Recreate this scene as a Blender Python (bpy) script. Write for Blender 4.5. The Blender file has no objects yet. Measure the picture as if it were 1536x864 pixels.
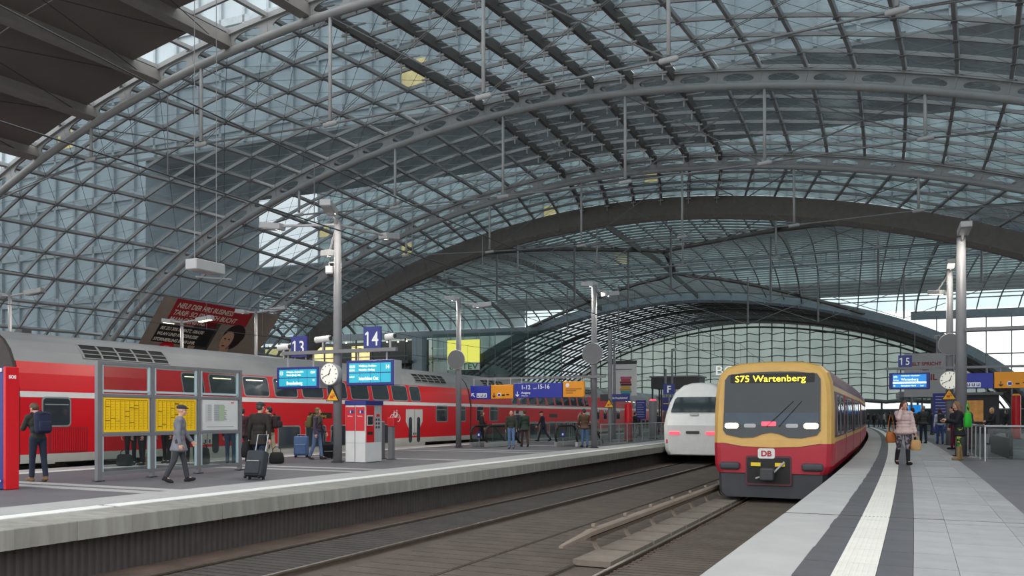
import bpy, bmesh, math, random
from math import sin, cos, pi, radians, hypot, atan2, sqrt
from mathutils import Vector, Matrix
random.seed(7)
SC = bpy.context.scene
COL = SC.collection
F, CZ, TH, YH, R = 1260.0, 2.22, radians(26.1), 624.0, 1130.0
# ------------------------------------------------------------------ camera
cd = bpy.data.cameras.new('camera'); cam = bpy.data.objects.new('camera', cd); COL.objects.link(cam)
cam.location = (0, 0, CZ); cam.rotation_euler = (pi / 2, 0, TH)
cd.sensor_width = 36; cd.lens = F / 1536 * 36; cd.shift_y = (YH - 432) / 1536; cd.clip_start = .1; cd.clip_end = 1500
SC.camera = cam
# ------------------------------------------------------------------ world: an overcast afternoon sky
W = bpy.data.worlds.new('overcast_sky'); SC.world = W; W.use_nodes = True
nt = W.node_tree; nt.nodes.clear()
def wn(t, **k):
    n = nt.nodes.new(t)
    for a, b in k.items(): setattr(n, a, b)
    return n
wo = wn('ShaderNodeOutputWorld'); bg = wn('ShaderNodeBackground'); tc = wn('ShaderNodeTexCoord')
ns = wn('ShaderNodeTexNoise'); ns.inputs['Scale'].default_value = 2.6; ns.inputs['Detail'].default_value = 6
mpn = wn('ShaderNodeMapping'); mpn.inputs['Scale'].default_value = (1, 1, 2.6)
cr = wn('ShaderNodeValToRGB')
cr.color_ramp.elements[0].position = .36; cr.color_ramp.elements[0].color = (.84, .875, .90, 1)
cr.color_ramp.elements[1].position = .66; cr.color_ramp.elements[1].color = (1.0, 1.0, 1.0, 1)
sx = wn('ShaderNodeSeparateXYZ'); hz = wn('ShaderNodeValToRGB')
hz.color_ramp.elements[0].position = .0; hz.color_ramp.elements[0].color = (.5, .5, .5, 1)
hz.color_ramp.elements[1].position = .30; hz.color_ramp.elements[1].color = (0, 0, 0, 1)
mx = wn('ShaderNodeMixRGB'); mx.inputs['Color2'].default_value = (.97, .98, .98, 1)
L = nt.links.new
L(tc.outputs['Generated'], mpn.inputs['Vector']); L(mpn.outputs['Vector'], ns.inputs['Vector']); L(ns.outputs['Fac'], cr.inputs['Fac'])
L(tc.outputs['Generated'], sx.inputs[0]); L(sx.outputs['Z'], hz.inputs['Fac']); L(hz.outputs['Color'], mx.inputs['Fac'])
L(cr.outputs['Color'], mx.inputs['Color1']); L(mx.outputs['Color'], bg.inputs['Color']); L(bg.outputs['Background'], wo.inputs['Surface'])
bg.inputs['Strength'].default_value = 1.0
SC.view_settings.view_transform = 'Standard'; SC.view_settings.look = 'None'
SC.view_settings.gamma = 1; SC.view_settings.use_curve_mapping = False
SC.view_settings.exposure = 1.12
cy = SC.cycles
cy.max_bounces = 8; cy.diffuse_bounces = 4; cy.glossy_bounces = 3; cy.transmission_bounces = 4; cy.transparent_max_bounces = 24
cy.caustics_reflective = False; cy.caustics_refractive = False

# ------------------------------------------------------------------ coordinates: p across the tracks, s along the curve
def P(p, s, z=0.0):
    a = s / R
    return Vector((-R + (R + p) * cos(a), (R + p) * sin(a), z))
def yaw(s): return s / R
def at(px, py, z):
    "point of the horizontal plane z that shows at a pixel, as (p, s)"
    Y = F * (CZ - z) / (py - YH); X = (px - 768) / F * Y
    x = X * cos(TH) - Y * sin(TH); y = X * sin(TH) + Y * cos(TH)
    return hypot(y, R + x) - R, atan2(y, R + x) * R
# ------------------------------------------------------------------ materials
def lin(h):
    h = h.lstrip('#'); o = []
    for i in (0, 2, 4):
        c = int(h[i:i + 2], 16) / 255
        o.append(c / 12.92 if c <= .04045 else ((c + .055) / 1.055) ** 2.4)
    return (*o, 1)
MATS = {}
def mat(name, hexc, rough=.6, metal=0.0, var=.12, scale=3.0, bump=0.0, bscale=40.0, stretch=(1, 1, 1), obrand=0.0, emit=0.0, spec=.5):
    if name in MATS: return MATS[name]
    m = bpy.data.materials.new(name); m.use_nodes = True; t = m.node_tree; N = t.nodes; b = N['Principled BSDF']
    c = lin(hexc); b.inputs['Base Color'].default_value = c; b.inputs['Roughness'].default_value = rough; b.inputs['Metallic'].default_value = metal
    b.inputs['Specular IOR Level'].default_value = spec
    src = None
    if var or bump:
        g = N.new('ShaderNodeTexCoord'); mp = N.new('ShaderNodeMapping'); mp.inputs['Scale'].default_value = stretch
        t.links.new(g.outputs['Object'], mp.inputs['Vector'])
    if var:
        n = N.new('ShaderNodeTexNoise'); n.inputs['Scale'].default_value = scale; n.inputs['Detail'].default_value = 5
        t.links.new(mp.outputs['Vector'], n.inputs['Vector'])
        r = N.new('ShaderNodeMapRange'); r.inputs['From Min'].default_value = .3; r.inputs['From Max'].default_value = .7
        r.inputs['To Min'].default_value = 1 - var; r.inputs['To Max'].default_value = 1 + var
        t.links.new(n.outputs['Fac'], r.inputs['Value'])
        v = N.new('ShaderNodeMixRGB'); v.blend_type = 'MULTIPLY'; v.inputs['Fac'].default_value = 1; v.inputs['Color1'].default_value = c
        t.links.new(r.outputs['Result'], v.inputs['Color2']); src = v.outputs['Color']
        if obrand:
            oi = N.new('ShaderNodeObjectInfo'); r2 = N.new('ShaderNodeMapRange'); r2.inputs['To Min'].default_value = 1 - obrand; r2.inputs['To Max'].default_value = 1 + obrand
            t.links.new(oi.outputs['Random'], r2.inputs['Value'])
            v2 = N.new('ShaderNodeMixRGB'); v2.blend_type = 'MULTIPLY'; v2.inputs['Fac'].default_value = 1
            t.links.new(src, v2.inputs['Color1']); t.links.new(r2.outputs['Result'], v2.inputs['Color2']); src = v2.outputs['Color']
        t.links.new(src, b.inputs['Base Color'])
    if bump:
        n2 = N.new('ShaderNodeTexNoise'); n2.inputs['Scale'].default_value = bscale; n2.inputs['Detail'].default_value = 3
        t.links.new(mp.outputs['Vector'], n2.inputs['Vector'])
        bp = N.new('ShaderNodeBump'); bp.inputs['Strength'].default_value = bump; bp.inputs['Distance'].default_value = .02
        t.links.new(n2.outputs['Fac'], bp.inputs['Height']); t.links.new(bp.outputs['Normal'], b.inputs['Normal'])
    if emit:
        b.inputs['Emission Color'].default_value = c; b.inputs['Emission Strength'].default_value = emit
    MATS[name] = m; return m
def glassmat(name, hexc, transp=.75, gloss=.08, dirt=.12, dirtc='8a979c', rough=.08):
    "thin sheet glass: tinted see-through, a little mirror, a little dust"
    m = bpy.data.materials.new(name); m.use_nodes = True; t = m.node_tree; N = t.nodes; N.clear(); l = t.links.new
    o = N.new('ShaderNodeOutputMaterial'); tr = N.new('ShaderNodeBsdfTransparent'); gl = N.new('ShaderNodeBsdfGlossy')
    df = N.new('ShaderNodeBsdfDiffuse'); tl = N.new('ShaderNodeBsdfTranslucent'); gl.inputs['Roughness'].default_value = rough
    c = lin(hexc); oi = N.new('ShaderNodeObjectInfo')
    tr.inputs['Color'].default_value = (c[0] * transp, c[1] * transp, c[2] * transp, 1)
    df.inputs['Color'].default_value = lin(dirtc); tl.inputs['Color'].default_value = lin(dirtc)
    a = N.new('ShaderNodeMixShader'); a.inputs[0].default_value = .5; l(df.outputs[0], a.inputs[1]); l(tl.outputs[0], a.inputs[2])
    g = N.new('ShaderNodeTexCoord'); n = N.new('ShaderNodeTexNoise'); n.inputs['Scale'].default_value = .35; n.inputs['Detail'].default_value = 4
    r = N.new('ShaderNodeMapRange'); r.inputs['From Min'].default_value = .3; r.inputs['From Max'].default_value = .7
    r.inputs['To Min'].default_value = dirt * .5; r.inputs['To Max'].default_value = dirt * 1.5
    l(g.outputs['Object'], n.inputs['Vector']); l(n.outputs['Fac'], r.inputs['Value'])
    b = N.new('ShaderNodeMixShader'); l(r.outputs[0], b.inputs[0]); l(tr.outputs[0], b.inputs[1]); l(a.outputs[0], b.inputs[2])
    d = N.new('ShaderNodeMixShader'); lw = N.new('ShaderNodeFresnel'); lw.inputs['IOR'].default_value = 1.45
    q = N.new('ShaderNodeMath'); q.operation = 'MULTIPLY_ADD'; q.inputs[1].default_value = gloss * 4; q.inputs[2].default_value = gloss * .5; l(lw.outputs[0], q.inputs[0]); q.use_clamp = True
    l(q.outputs[0], d.inputs[0]); l(b.outputs[0], d.inputs[1]); l(gl.outputs[0], d.inputs[2]); l(d.outputs[0], o.inputs[0])
    MATS[name] = m; return m
# ------------------------------------------------------------------ mesh building
class MB:
    def __init__(s): s.v, s.f, s.m = [], [], []
    def add(s, vs, fs, mi=0):
        b = len(s.v); s.v += [tuple(v) for v in vs]
        for f in fs: s.f.append([b + i for i in f]); s.m.append(mi)
        return s
    def box(s, c, d, rz=0.0, mi=0, M=None):
        x, y, z = d[0] / 2, d[1] / 2, d[2] / 2
        vs = [Vector((a, b, e)) for e in (-z, z) for a, b in ((-x, -y), (x, -y), (x, y), (-x, y))]
        if rz: T = Matrix.Rotation(rz, 3, 'Z'); vs = [T @ v for v in vs]
        if M: vs = [M @ v for v in vs]
        c = Vector(c)
        return s.add([v + c for v in vs], [(3, 2, 1, 0), (4, 5, 6, 7), (0, 1, 5, 4), (1, 2, 6, 5), (2, 3, 7, 6), (3, 0, 4, 7)], mi)
    def rbox(s, c, d, r=.02, seg=2, M=None, mi=0):
        bm = bmesh.new(); bmesh.ops.create_cube(bm, size=1)
        for v in bm.verts: v.co = Vector((v.co.x * d[0], v.co.y * d[1], v.co.z * d[2]))
        bmesh.ops.bevel(bm, geom=bm.edges[:], offset=r, segments=seg, profile=.5, affect='EDGES', clamp_overlap=True)
        bm.verts.index_update(); vs = [v.co.copy() for v in bm.verts]; fs = [[v.index for v in f.verts] for f in bm.faces]; bm.free()
        c = Vector(c)
        return s.add([((M @ v) if M else v) + c for v in vs], fs, mi)
    def tube(s, pts, r, n=8, mi=0, caps=True):
        pts = [Vector(p) for p in pts]; k = len(pts); rs = r if isinstance(r, (list, tuple)) else [r] * k
        vs, fs = [], []; ref = None
        for i, p in enumerate(pts):
            t = (pts[min(i + 1, k - 1)] - pts[max(i - 1, 0)]).normalized()
            if ref is None: ref = Vector((0, 0, 1)) if abs(t.z) < .9 else Vector((1, 0, 0))
            u = (ref - t * ref.dot(t)).normalized(); w = t.cross(u); ref = u
            for j in range(n):
                a = 2 * pi * j / n; vs.append(p + (u * cos(a) + w * sin(a)) * rs[i])
        for i in range(k - 1):
            for j in range(n): fs.append((i * n + j, i * n + (j + 1) % n, (i + 1) * n + (j + 1) % n, (i + 1) * n + j))
        if caps: fs.append(tuple(range(n - 1, -1, -1))); fs.append(tuple(range((k - 1) * n, k * n)))
        return s.add(vs, fs, mi)
    def sweep(s, sec, pts, rights, ups, closed=True, mi=0):
        n = len(sec); vs = [p + r * x + u * y for p, r, u in zip(pts, rights, ups) for x, y in sec]; fs = []
        for i in range(len(pts) - 1):
            for j in range(n if closed else n - 1): fs.append((i * n + j, (i + 1) * n + j, (i + 1) * n + (j + 1) % n, i * n + (j + 1) % n))
        if closed: fs.append(tuple(range(n))); fs.append(tuple(reversed(range((len(pts) - 1) * n, len(pts) * n))))
        return s.add(vs, fs, mi)
    def loft(s, rings, mi=0, cap=(True, True)):
        n = len(rings[0]); vs = [v for r in rings for v in r]; fs = []
        for i in range(len(rings) - 1):
            for j in range(n): fs.append((i * n + j, i * n + (j + 1) % n, (i + 1) * n + (j + 1) % n, (i + 1) * n + j))
        if cap[0]: fs.append(tuple(range(n - 1, -1, -1)))
        if cap[1]: fs.append(tuple(range((len(rings) - 1) * n, len(rings) * n)))
        return s.add(vs, fs, mi)
    def ell(s, c, r, M=None, n=12, k=7, mi=0):
        vs, fs = [], []; c = Vector(c)
        for i in range(1, k):
            a = pi * i / k
            for j in range(n):
                b = 2 * pi * j / n; v = Vector((r[0] * sin(a) * cos(b), r[1] * sin(a) * sin(b), r[2] * cos(a))); vs.append(((M @ v) if M else v) + c)
        t, q = Vector((0, 0, r[2])), Vector((0, 0, -r[2])); vs += [((M @ t) if M else t) + c, ((M @ q) if M else q) + c]; T, B = len(vs) - 2, len(vs) - 1
        for j in range(n): fs.append((T, j, (j + 1) % n)); fs.append((B, (k - 2) * n + (j + 1) % n, (k - 2) * n + j))
        for i in range(k - 2):
            for j in range(n): fs.append((i * n + j, (i + 1) * n + j, (i + 1) * n + (j + 1) % n, i * n + (j + 1) % n))
        return s.add(vs, fs, mi)
    def cap(s, a, b, r0, r1, n=10, mi=0):
        a, b = Vector(a), Vector(b); t = (b - a)
        if t.length < 1e-6: t = Vector((0, 0, 1e-4)); b = a + t
        d = t.normalized(); pts, rs = [], []
        for q in (80, 50, 25): pts.append(a - d * r0 * sin(radians(q))); rs.append(r0 * cos(radians(q)))
        pts += [a, b]; rs += [r0, r1]
        for q in (25, 50, 80): pts.append(b + d * r1 * sin(radians(q))); rs.append(r1 * cos(radians(q)))
        ref = Vector((0, 0, 1)) if abs(d.z) < .9 else Vector((1, 0, 0)); u = (ref - d * ref.dot(d)).normalized(); w = d.cross(u)
        return s.loft([[p + (u * cos(2 * pi * j / n) + w * sin(2 * pi * j / n)) * q for j in range(n)] for p, q in zip(pts, rs)], mi)
    def plate(s, poly, T, y0, y1, mi=0):
        "flat outline (x, z) with thickness from depth y0 (front) to y1 (back); T maps (x, y, z) to where it goes"
        n = len(poly); fr = [T(x, y0, z) for x, z in poly]; bk = [T(x, y1, z) for x, z in poly]
        fs = [tuple(range(n)), tuple(range(2 * n - 1, n - 1, -1))] + [(i, n + i, n + (i + 1) % n, (i + 1) % n) for i in range(n)]
        return s.add(fr + bk, fs, mi)
    def mesh(s, name, mats, smooth=False):
        me = bpy.data.meshes.new(name); me.from_pydata(s.v, [], s.f)
        for m in (mats if isinstance(mats, (list, tuple)) else [mats]): me.materials.append(m)
        if any(s.m): me.polygons.foreach_set('material_index', s.m)
        if smooth: me.polygons.foreach_set('use_smooth', [True] * len(me.polygons))
        me.update(); return me
    def build(s, name, mats, parent=None, smooth=False, kind=None, label=None):
        o = bpy.data.objects.new(name, s.mesh(name, mats, smooth)); COL.objects.link(o)
        if parent: o.parent = parent
        if kind: o['kind'] = kind
        if label: o['label'] = label
        return o
def ident(x, y, z): return Vector((x, y, z))
def rrect(w, h, r, n=4, cx=0, cz=0):
    o = []
    for sx_, sz_, a0 in ((1, 1, 0), (-1, 1, 90), (-1, -1, 180), (1, -1, 270)):
        for i in range(n + 1):
            a = radians(a0 + 90 * i / n); o.append((cx + sx_ * (w / 2 - r) + r * cos(a), cz + sz_ * (h / 2 - r) + r * sin(a)))
    return o
def circ(r, n=20, cx=0, cz=0): return [(cx + r * cos(2 * pi * i / n), cz + r * sin(2 * pi * i / n)) for i in range(n)]
def thing(name, label, cat, loc=(0, 0, 0), rz=0.0, group=None):
    o = bpy.data.objects.new(name, None); COL.objects.link(o); o.location = loc; o.rotation_euler = (0, 0, rz); o.empty_display_size = .1
    o['label'] = label; o['category'] = cat
    if group: o['group'] = group
    return o
def struct(name):
    o = bpy.data.objects.new(name, None); COL.objects.link(o); o['kind'] = 'structure'; return o
def tag(o, label, cat, group=None):
    o['label'] = label; o['category'] = cat
    if group: o['group'] = group
    return o
def piece(mesh, name, parent, loc, rz=0.0, sc=None):
    o = bpy.data.objects.new(name, mesh); COL.objects.link(o); o.parent = parent; o.location = loc; o.rotation_euler = (0, 0, rz)
    if sc: o.scale = sc
    return o
def clone(root, loc, rz, label, group=None):
    c = root.copy(); COL.objects.link(c); c.location = loc; c.rotation_euler = (0, 0, rz); c['label'] = label
    if group: c['group'] = group
    for ch in list(root.children):
        d = ch.copy(); COL.objects.link(d); d.parent = c
        for g in list(ch.children):
            e = g.copy(); COL.objects.link(e); e.parent = d
    return c
def text(body, size, m, parent, loc, align='LEFT', rot=(pi / 2, 0, 0), name='lettering', sx_=1.0, ext=.004, shear=0.0, bold=0.0):
    cu = bpy.data.curves.new('t', 'FONT'); cu.body = body; cu.size = size; cu.extrude = ext; cu.align_x = align; cu.shear = shear; cu.offset = bold; cu.resolution_u = 3
    t = bpy.data.objects.new('t', cu); COL.objects.link(t)
    me = bpy.data.meshes.new_from_object(t.evaluated_get(bpy.context.evaluated_depsgraph_get()))
    bpy.data.objects.remove(t); bpy.data.curves.remove(cu)
    for v in me.vertices: v.co.x *= sx_
    me.materials.clear(); me.materials.append(m); me.name = name
    o = bpy.data.objects.new(name, me); COL.objects.link(o); o.parent = parent; o.location = loc; o.rotation_euler = rot
    return o
# ------------------------------------------------------------------ shared materials
M_conc = mat('pale_concrete', '9c9c99', .85, var=.14, scale=2.2, bump=.25, bscale=60, obrand=.05)
M_edge = mat('edge_concrete', 'a9a9a7', .8, var=.08, scale=1.5, bump=.12, bscale=120, obrand=.02)
M_cope = mat('weathered_coping', '918f88', .9, var=.20, scale=2.2, bump=.3, bscale=50, stretch=(1, 3.0, .35), obrand=.09)
M_dark = mat('dark_granite', '55565a', .55, var=.10, scale=3, bump=.08, bscale=90, obrand=.05)
M_dark2 = mat('dark_paving', '646368', .6, var=.10, scale=1.2, bump=.1, bscale=80)
M_slab = mat('grey_granite', '9a9a9b', .6, var=.09, scale=3, bump=.08, bscale=120, obrand=.09)
M_white = mat('white_tactile', 'd8d6ce', .7, var=.06, scale=6, obrand=.03)
M_line = mat('white_line', 'e2e2de', .7, var=.05)
M_band = mat('light_band', 'aaa9a8', .7, var=.06)
M_bed = mat('track_slab', '574d45', .9, var=.22, scale=1.3, bump=.5, bscale=35, obrand=.08)
M_bed2 = mat('track_panel_dark', '443f3c', .9, var=.2, scale=1.5, bump=.5, bscale=45, obrand=.08)
M_rust = mat('rusty_ballast_edge', '5a4a40', .9, var=.25, scale=2, bump=.4)
M_rail = mat('rail_steel', '74675c', .45, .6, var=.15, scale=5)
M_railh = mat('rail_head', 'a39a90', .3, .8, var=.1, scale=5)
M_corr = mat('corrugated_absorber', '4b4644', .8, var=.12, scale=4)
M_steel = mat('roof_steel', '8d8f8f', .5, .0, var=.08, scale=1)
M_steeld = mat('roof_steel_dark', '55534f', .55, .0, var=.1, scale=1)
M_bar = mat('glazing_bar', '8b8d8d', .5, .0, var=.05)
M_cable = mat('stainless_cable', '77797a', .4, .3, var=0)
M_grey = mat('grey_paint', '77777a', .5, var=.06)
M_lgrey = mat('light_grey_paint', 'a9aaaa', .5, var=.05)
M_black = mat('black_rubber', '141414', .6, var=.05)
M_dgrey = mat('dark_grey_metal', '3a3a3c', .5, var=.06)
M_stainless = mat('brushed_steel', 'b4b6b8', .28, .9, var=.05)
M_pane = glassmat('roof_glass', 'c8d3d8', .80, .05, .16, '8d9ba3')
M_pane2 = glassmat('end_wall_glass', 'b5c4bd', .38, .05, .5, '93a09a')
M_pv = mat('solar_pane', '3c4048', .35, var=.1)
M_cross = glassmat('crossing_glass', 'cfe0e2', .92, .04, .12, 'a9b9bb')
M_clear = glassmat('clear_glass', 'e6eeec', .93, .05, .03)
M_beamcol = mat('blue_grey_girder', '7e8b92', .55, var=.08)
M_box = mat('dark_girder', '75726d', .6, var=.1)
UP = Vector((0, 0, 1))
def path(p, s0, s1, z, step=3.0):
    n = max(1, int(round((s1 - s0) / step))); S = [s0 + (s1 - s0) * i / n for i in range(n + 1)]
    return [P(p, s, z) for s in S], [Vector((cos(yaw(s)), sin(yaw(s)), 0)) for s in S], [UP] * (n + 1)
def strip(mb, p0, p1, z0, z1, s0, s1, step=3.0, mi=0):
    "a bar of rectangular section along the curve"
    q, r, u = path(0, s0, s1, 0, step)
    return mb.sweep([(p0, z1), (p0, z0), (p1, z0), (p1, z1)], q, r, u, mi=mi)
ZL, ZR = .78, .90
# ------------------------------------------------------------------ ground and tracks
fl = struct('floor')
strip(MB(), -75, 45, -.5, -.09, -25, 190, 5).build('ground_slab', M_bed, fl)
TA, TS, TD = -8.93, -3.30, -23.3           # track centres: long distance, suburban, double-deck train
def rail(name, p, s0, s1, par):
    q, r, u = path(p, s0, s1, 0, 2.5)
    return MB().sweep([(-.065, -.11), (.065, -.11), (.065, -.095), (.012, -.08), (.012, -.04), (.036, -.03), (.036, -.003), (.028, 0), (-.028, 0), (-.036, -.003), (-.036, -.03), (-.012, -.04), (-.012, -.08), (-.065, -.095)], q, r, u).build(name, M_rail, par, label='brown steel rail with a worn head')
for c in (TA, TS, TD, 10.75, -27.8, -41.2):
    for sd in (-1, 1):
        o = rail('rail', c + sd * .7535, -12 if c > -30 else 0, 150, fl)
        o2 = strip(MB(), c + sd * .7535 - .027, c + sd * .7535 + .027, -.001, .004, -12, 150, 2.5).build('rail_head', M_railh, o)
def panel_mesh(w, l, h, name, m, groove=True):
    mb = MB().box((0, 0, -h / 2), (w - .012, l - .012, h))
    if groove:
        for k in range(6): mb.box((0, -l / 2 + l * (k + .5) / 6, .004), (w - .06, l / 6 - .05, .008))
    return mb.mesh(name, m)
def row(p, w, l, s0, s1, z, m, name, groove=True):
    me = panel_mesh(w, l, .08, name, m, groove); s = s0
    while s < s1:
        piece(me, name, fl, P(p, s + l / 2, z), yaw(s + l / 2)); s += l
row(TA, 1.32, 1.2, 5, 46, -.03, M_bed2, 'rail_gap_panel')
row(TS, 1.32, 1.2, 4, 24, -.03, M_bed, 'rail_gap_panel')
row(-6.95, 1.5, 2.4, 4, 48, -.05, M_bed, 'track_panel')
row(-5.45, 1.44, 2.4, 4, 30, -.05, M_bed, 'track_panel')
row(-2.12, .82, 1.2, 4, 23, -.03, M_bed, 'track_panel')
mb = MB()
strip(mb, -10.6, -9.76, -.09, -.045, 3, 60); strip(mb, TA - .66, TA + .66, -.09, -.045, 46, 140); strip(mb, TA + .83, TS - .83, -.09, -.05, 48, 140); strip(mb, TS - .66, TS + .66, -.09, -.045, 24, 140)
mb.build('track_infill', M_rust, fl, kind='stuff')
# flange-way clips along the suburban rail
mb = MB()
for i in range(70): mb.box(P(TS - .7535 + .14 + random.uniform(-.01, .02), 8 + i * .21, -.035), (.07, random.uniform(.04, .12), .05), random.uniform(-.3, .3))
mb.build('rail_fastening', M_rust, fl, kind='stuff')
# third rail with its cover and brackets
tr = thing('third_rail', 'brown covered conductor rail on curved brackets between the two tracks', 'conductor rail', (0, 0, 0))
q, r, u = path(-4.86, 13.0, 34, .30, 1.5)
M_trail = mat('conductor_cover', '85776a', .7, var=.12, scale=2, bump=.2)
SEC = [(-.075, .03), (-.075, -.04), (-.05, -.05), (.05, -.05), (.075, -.04), (.075, .03), (.045, .05), (-.045, .05)]
cv = MB(); rings = [[P(-4.85, sx_, zx_) + r[0] * a * k_ + UP * b * k_ for a, b in SEC] for sx_, zx_, k_ in ((11.75, .245, .45), (12.1, .262, .6), (12.8, .29, .9))] + [[c_ + r_ * a + UP * b for a, b in SEC] for c_, r_ in zip(q, r)]
cv.loft([list(reversed(x)) for x in rings]).build('cover', M_trail, tr)
q = [None, None] + q; r = [r[0]] * 2 + r; u = [UP] * 2 + u
q2 = [a - Vector((0, 0, .10)) for a in q[2:]]
MB().sweep([(-.04, .03), (-.04, -.03), (.04, -.03), (.04, .03)], q2, r[2:], u[2:]).build('conductor', M_rail, tr, label='dark steel conductor under the cover')
brk = MB().sweep([(-.06, .0), (-.06, -.04), (.06, -.04), (.06, .0)], [Vector(v) for v in ((0, 0, .23), (.0, 0, .12), (.03, 0, .05), (.1, 0, .0), (.26, 0, -.02))], [Vector((0, 1, 0))] * 5, [Vector((1, 0, 0)), Vector((1, 0, .2)), Vector((.7, 0, .7)), Vector((.3, 0, .9)), Vector((0, 0, 1))])
brk.box((-.02, 0, .40), (.06, .1, .05))
brm = brk.mesh('bracket', M_trail)
for i in range(12):
    s = 13.25 + 1.72 * i; piece(brm, 'bracket', tr, P(-4.84, s, 0), yaw(s))
bl = panel_mesh(.62, 1.1, .09, 'concrete_block', mat('block_concrete', '7d7368', .9, var=.15, bump=.3, obrand=.08), False)
for i in range(14):
    s = 12.6 + 1.2 * i; piece(bl, 'concrete_block', fl, P(-4.47, s, .02), yaw(s))
# ------------------------------------------------------------------ left platform (tracks 13 and 14)
pl = struct('floor_platform_left')
strip(MB(), -21.4, -10.7, .2, ZL - .012, -12, 130).build('platform_core', M_dark2, pl)
strip(MB(), -21.4, -10.75, -.1, .2, -12, 130).build('platform_base', M_conc, pl)
# corrugated absorber wall under the edge
q = []; s = 2.0
while s < 60:
    for ds, dp in ((0, 0), (.045, 0), (.06, .035), (.105, .035)): q.append((s + ds, dp))
    s += .12
mb = MB(); vs = [P(-10.70 + dp, a, z) for a, dp in q for z in (-.08, .52)]
mb.add(vs, [(2 * i, 2 * i + 2, 2 * i + 3, 2 * i + 1) for i in range(len(q) - 1)]); mb.build('corrugated_absorber', M_corr, pl)
# coping blocks: one object each while they can be told apart
cop = MB()
cop.sweep([(-1.0, 0), (-1.0, -.2), (-.3, -.27), (0, -.27), (0, -.012), (-.012, 0)], [Vector((0, -.443, 0)), Vector((0, .443, 0))], [Vector((1, 0, 0))] * 2, [UP] * 2)
cpm = cop.mesh('coping_block', M_cope)
for i in range(60):
    s = 2.85 + .9 * i; piece(cpm, 'coping_block', pl, P(-10.40 + random.uniform(-.004, .004), s, ZL + random.uniform(-.003, .003)), yaw(s))
strip(MB(), -11.4, -10.4, .51, ZL, 56.4, 130).build('coping_run', M_cope, pl)
strip(MB(), -11.4, -10.4, .51, ZL, -12, 2.4).build('coping_run', M_cope, pl)
strip(MB(), -11.90, -11.52, ZL - .02, ZL + .003, -12, 9.3).build('white_line', M_line, pl)
strip(MB(), -11.90, -11.52, ZL - .02, ZL + .003, 9.42, 130).build('white_line', M_line, pl)
strip(MB(), -13.0, -11.96, ZL - .02, ZL, -12, 130).build('light_strip', M_band, pl)
strip(MB(), -21.55, -20.6, ZL - .25, ZL, -12, 130).build('coping_run', M_band, pl)
strip(MB(), -20.45, -20.15, ZL - .02, ZL + .003, -12, 130).build('white_line', M_line, pl)
bd = MB().box((0, 0, -.02), (7.1, .27, .04)).mesh('light_band', M_band)
for s in (2.9, 5.3, 11.4, 11.95, 18.0, 19.0, 24.3, 30.6, 32.2, 38, 44, 50, 57):
    piece(bd, 'light_band', pl, P(-16.55, s, ZL), yaw(s))
# ------------------------------------------------------------------ right platform (tracks 15 and 16)
pr = struct('floor_platform_right')
strip(MB(), -1.6, 9.0, -.1, ZR - .02, -12, 140).build('platform_core', M_dark2, pr)
strip(MB(), 1.29, 9.0, ZR - .1, ZR - .002, -12, 140).build('dark_paving', M_dark2, pr)
def tile(w, l, name, m): return MB().box((0, 0, -.03), (w - .004, l - .014, .06)).mesh(name, m)
ed = MB().sweep([(.36, 0), (.36, -.3), (-.33, -.3), (-.345, -.25), (-.345, -.03), (-.335, -.008), (-.31, 0)], [Vector((0, -3.63, 0)), Vector((0, -1.8, 0)), Vector((0, 0, 0)), Vector((0, 1.8, 0)), Vector((0, 3.63, 0))], [Vector((1, 0, 0))] * 5, [UP] * 5).mesh('edge_slab', M_edge)
for i in range(-1, 5): piece(ed, 'edge_slab', pr, P(-1.315, 8.33 + 7.3 * i, ZR), yaw(8.33 + 7.3 * i))
strip(MB(), -1.66, -.96, ZR - .3, ZR, 41.3, 140).build('edge_slab', M_edge, pr)
tl = MB().box((0, 0, -.03), (.333, .853, .06))
for k in range(7): tl.box((-.14 + .0467 * k, 0, .002), (.022, .85, .005))
tact = tl.mesh('tactile_slab', M_white)
cols = ((-.815, .30, M_dark, 'dark_slab'), (-.19, .28, M_dark, 'dark_slab'), (.125, .35, M_slab, 'granite_slab'), (.63, .66, M_slab, 'granite_slab'), (1.125, .33, M_slab, 'granite_slab'))
tm = [tile(w, .86, n, m) for _, w, m, n in cols]
for i in range(34):
    s = 4.25 + .86 * i + (.02 if i > 8 else 0)
    for (p, w, m, n), me in zip(cols, tm): piece(me, n, pr, P(p, s, ZR + random.uniform(-.0015, .0015)), yaw(s))
    piece(tact, 'tactile_slab', pr, P(-.50, s, ZR), yaw(s))
for s in (12.0, 20.35, 28.0): piece(MB().box((0, 0, -.01), (2.95, .028, .024)).mesh('expansion_joint', M_dgrey), 'expansion_joint', pr, P(-.185, s, ZR), yaw(s))
for s0, s1 in ((-12, 3.8), (33.1, 140)):
    for (p, w, m, n) in cols: strip(MB(), p - w / 2, p + w / 2, ZR - .03, ZR, s0, s1).build(n, m, pr)
    strip(MB(), -.67, -.33, ZR - .03, ZR + .004, s0, s1).build('tactile_slab', M_white, pr)
for s in (30.6, 41): piece(MB().box((0, 0, -.01), (5.0, .3, .02)).mesh('light_band', M_band), 'light_band', pr, P(4.2, s, ZR + .002), yaw(s))
# platforms further off
strip(MB(), -39.4, -29.6, -.1, ZL, -12, 140).build('floor_platform_far', M_dark2)['kind'] = 'structure'
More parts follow.
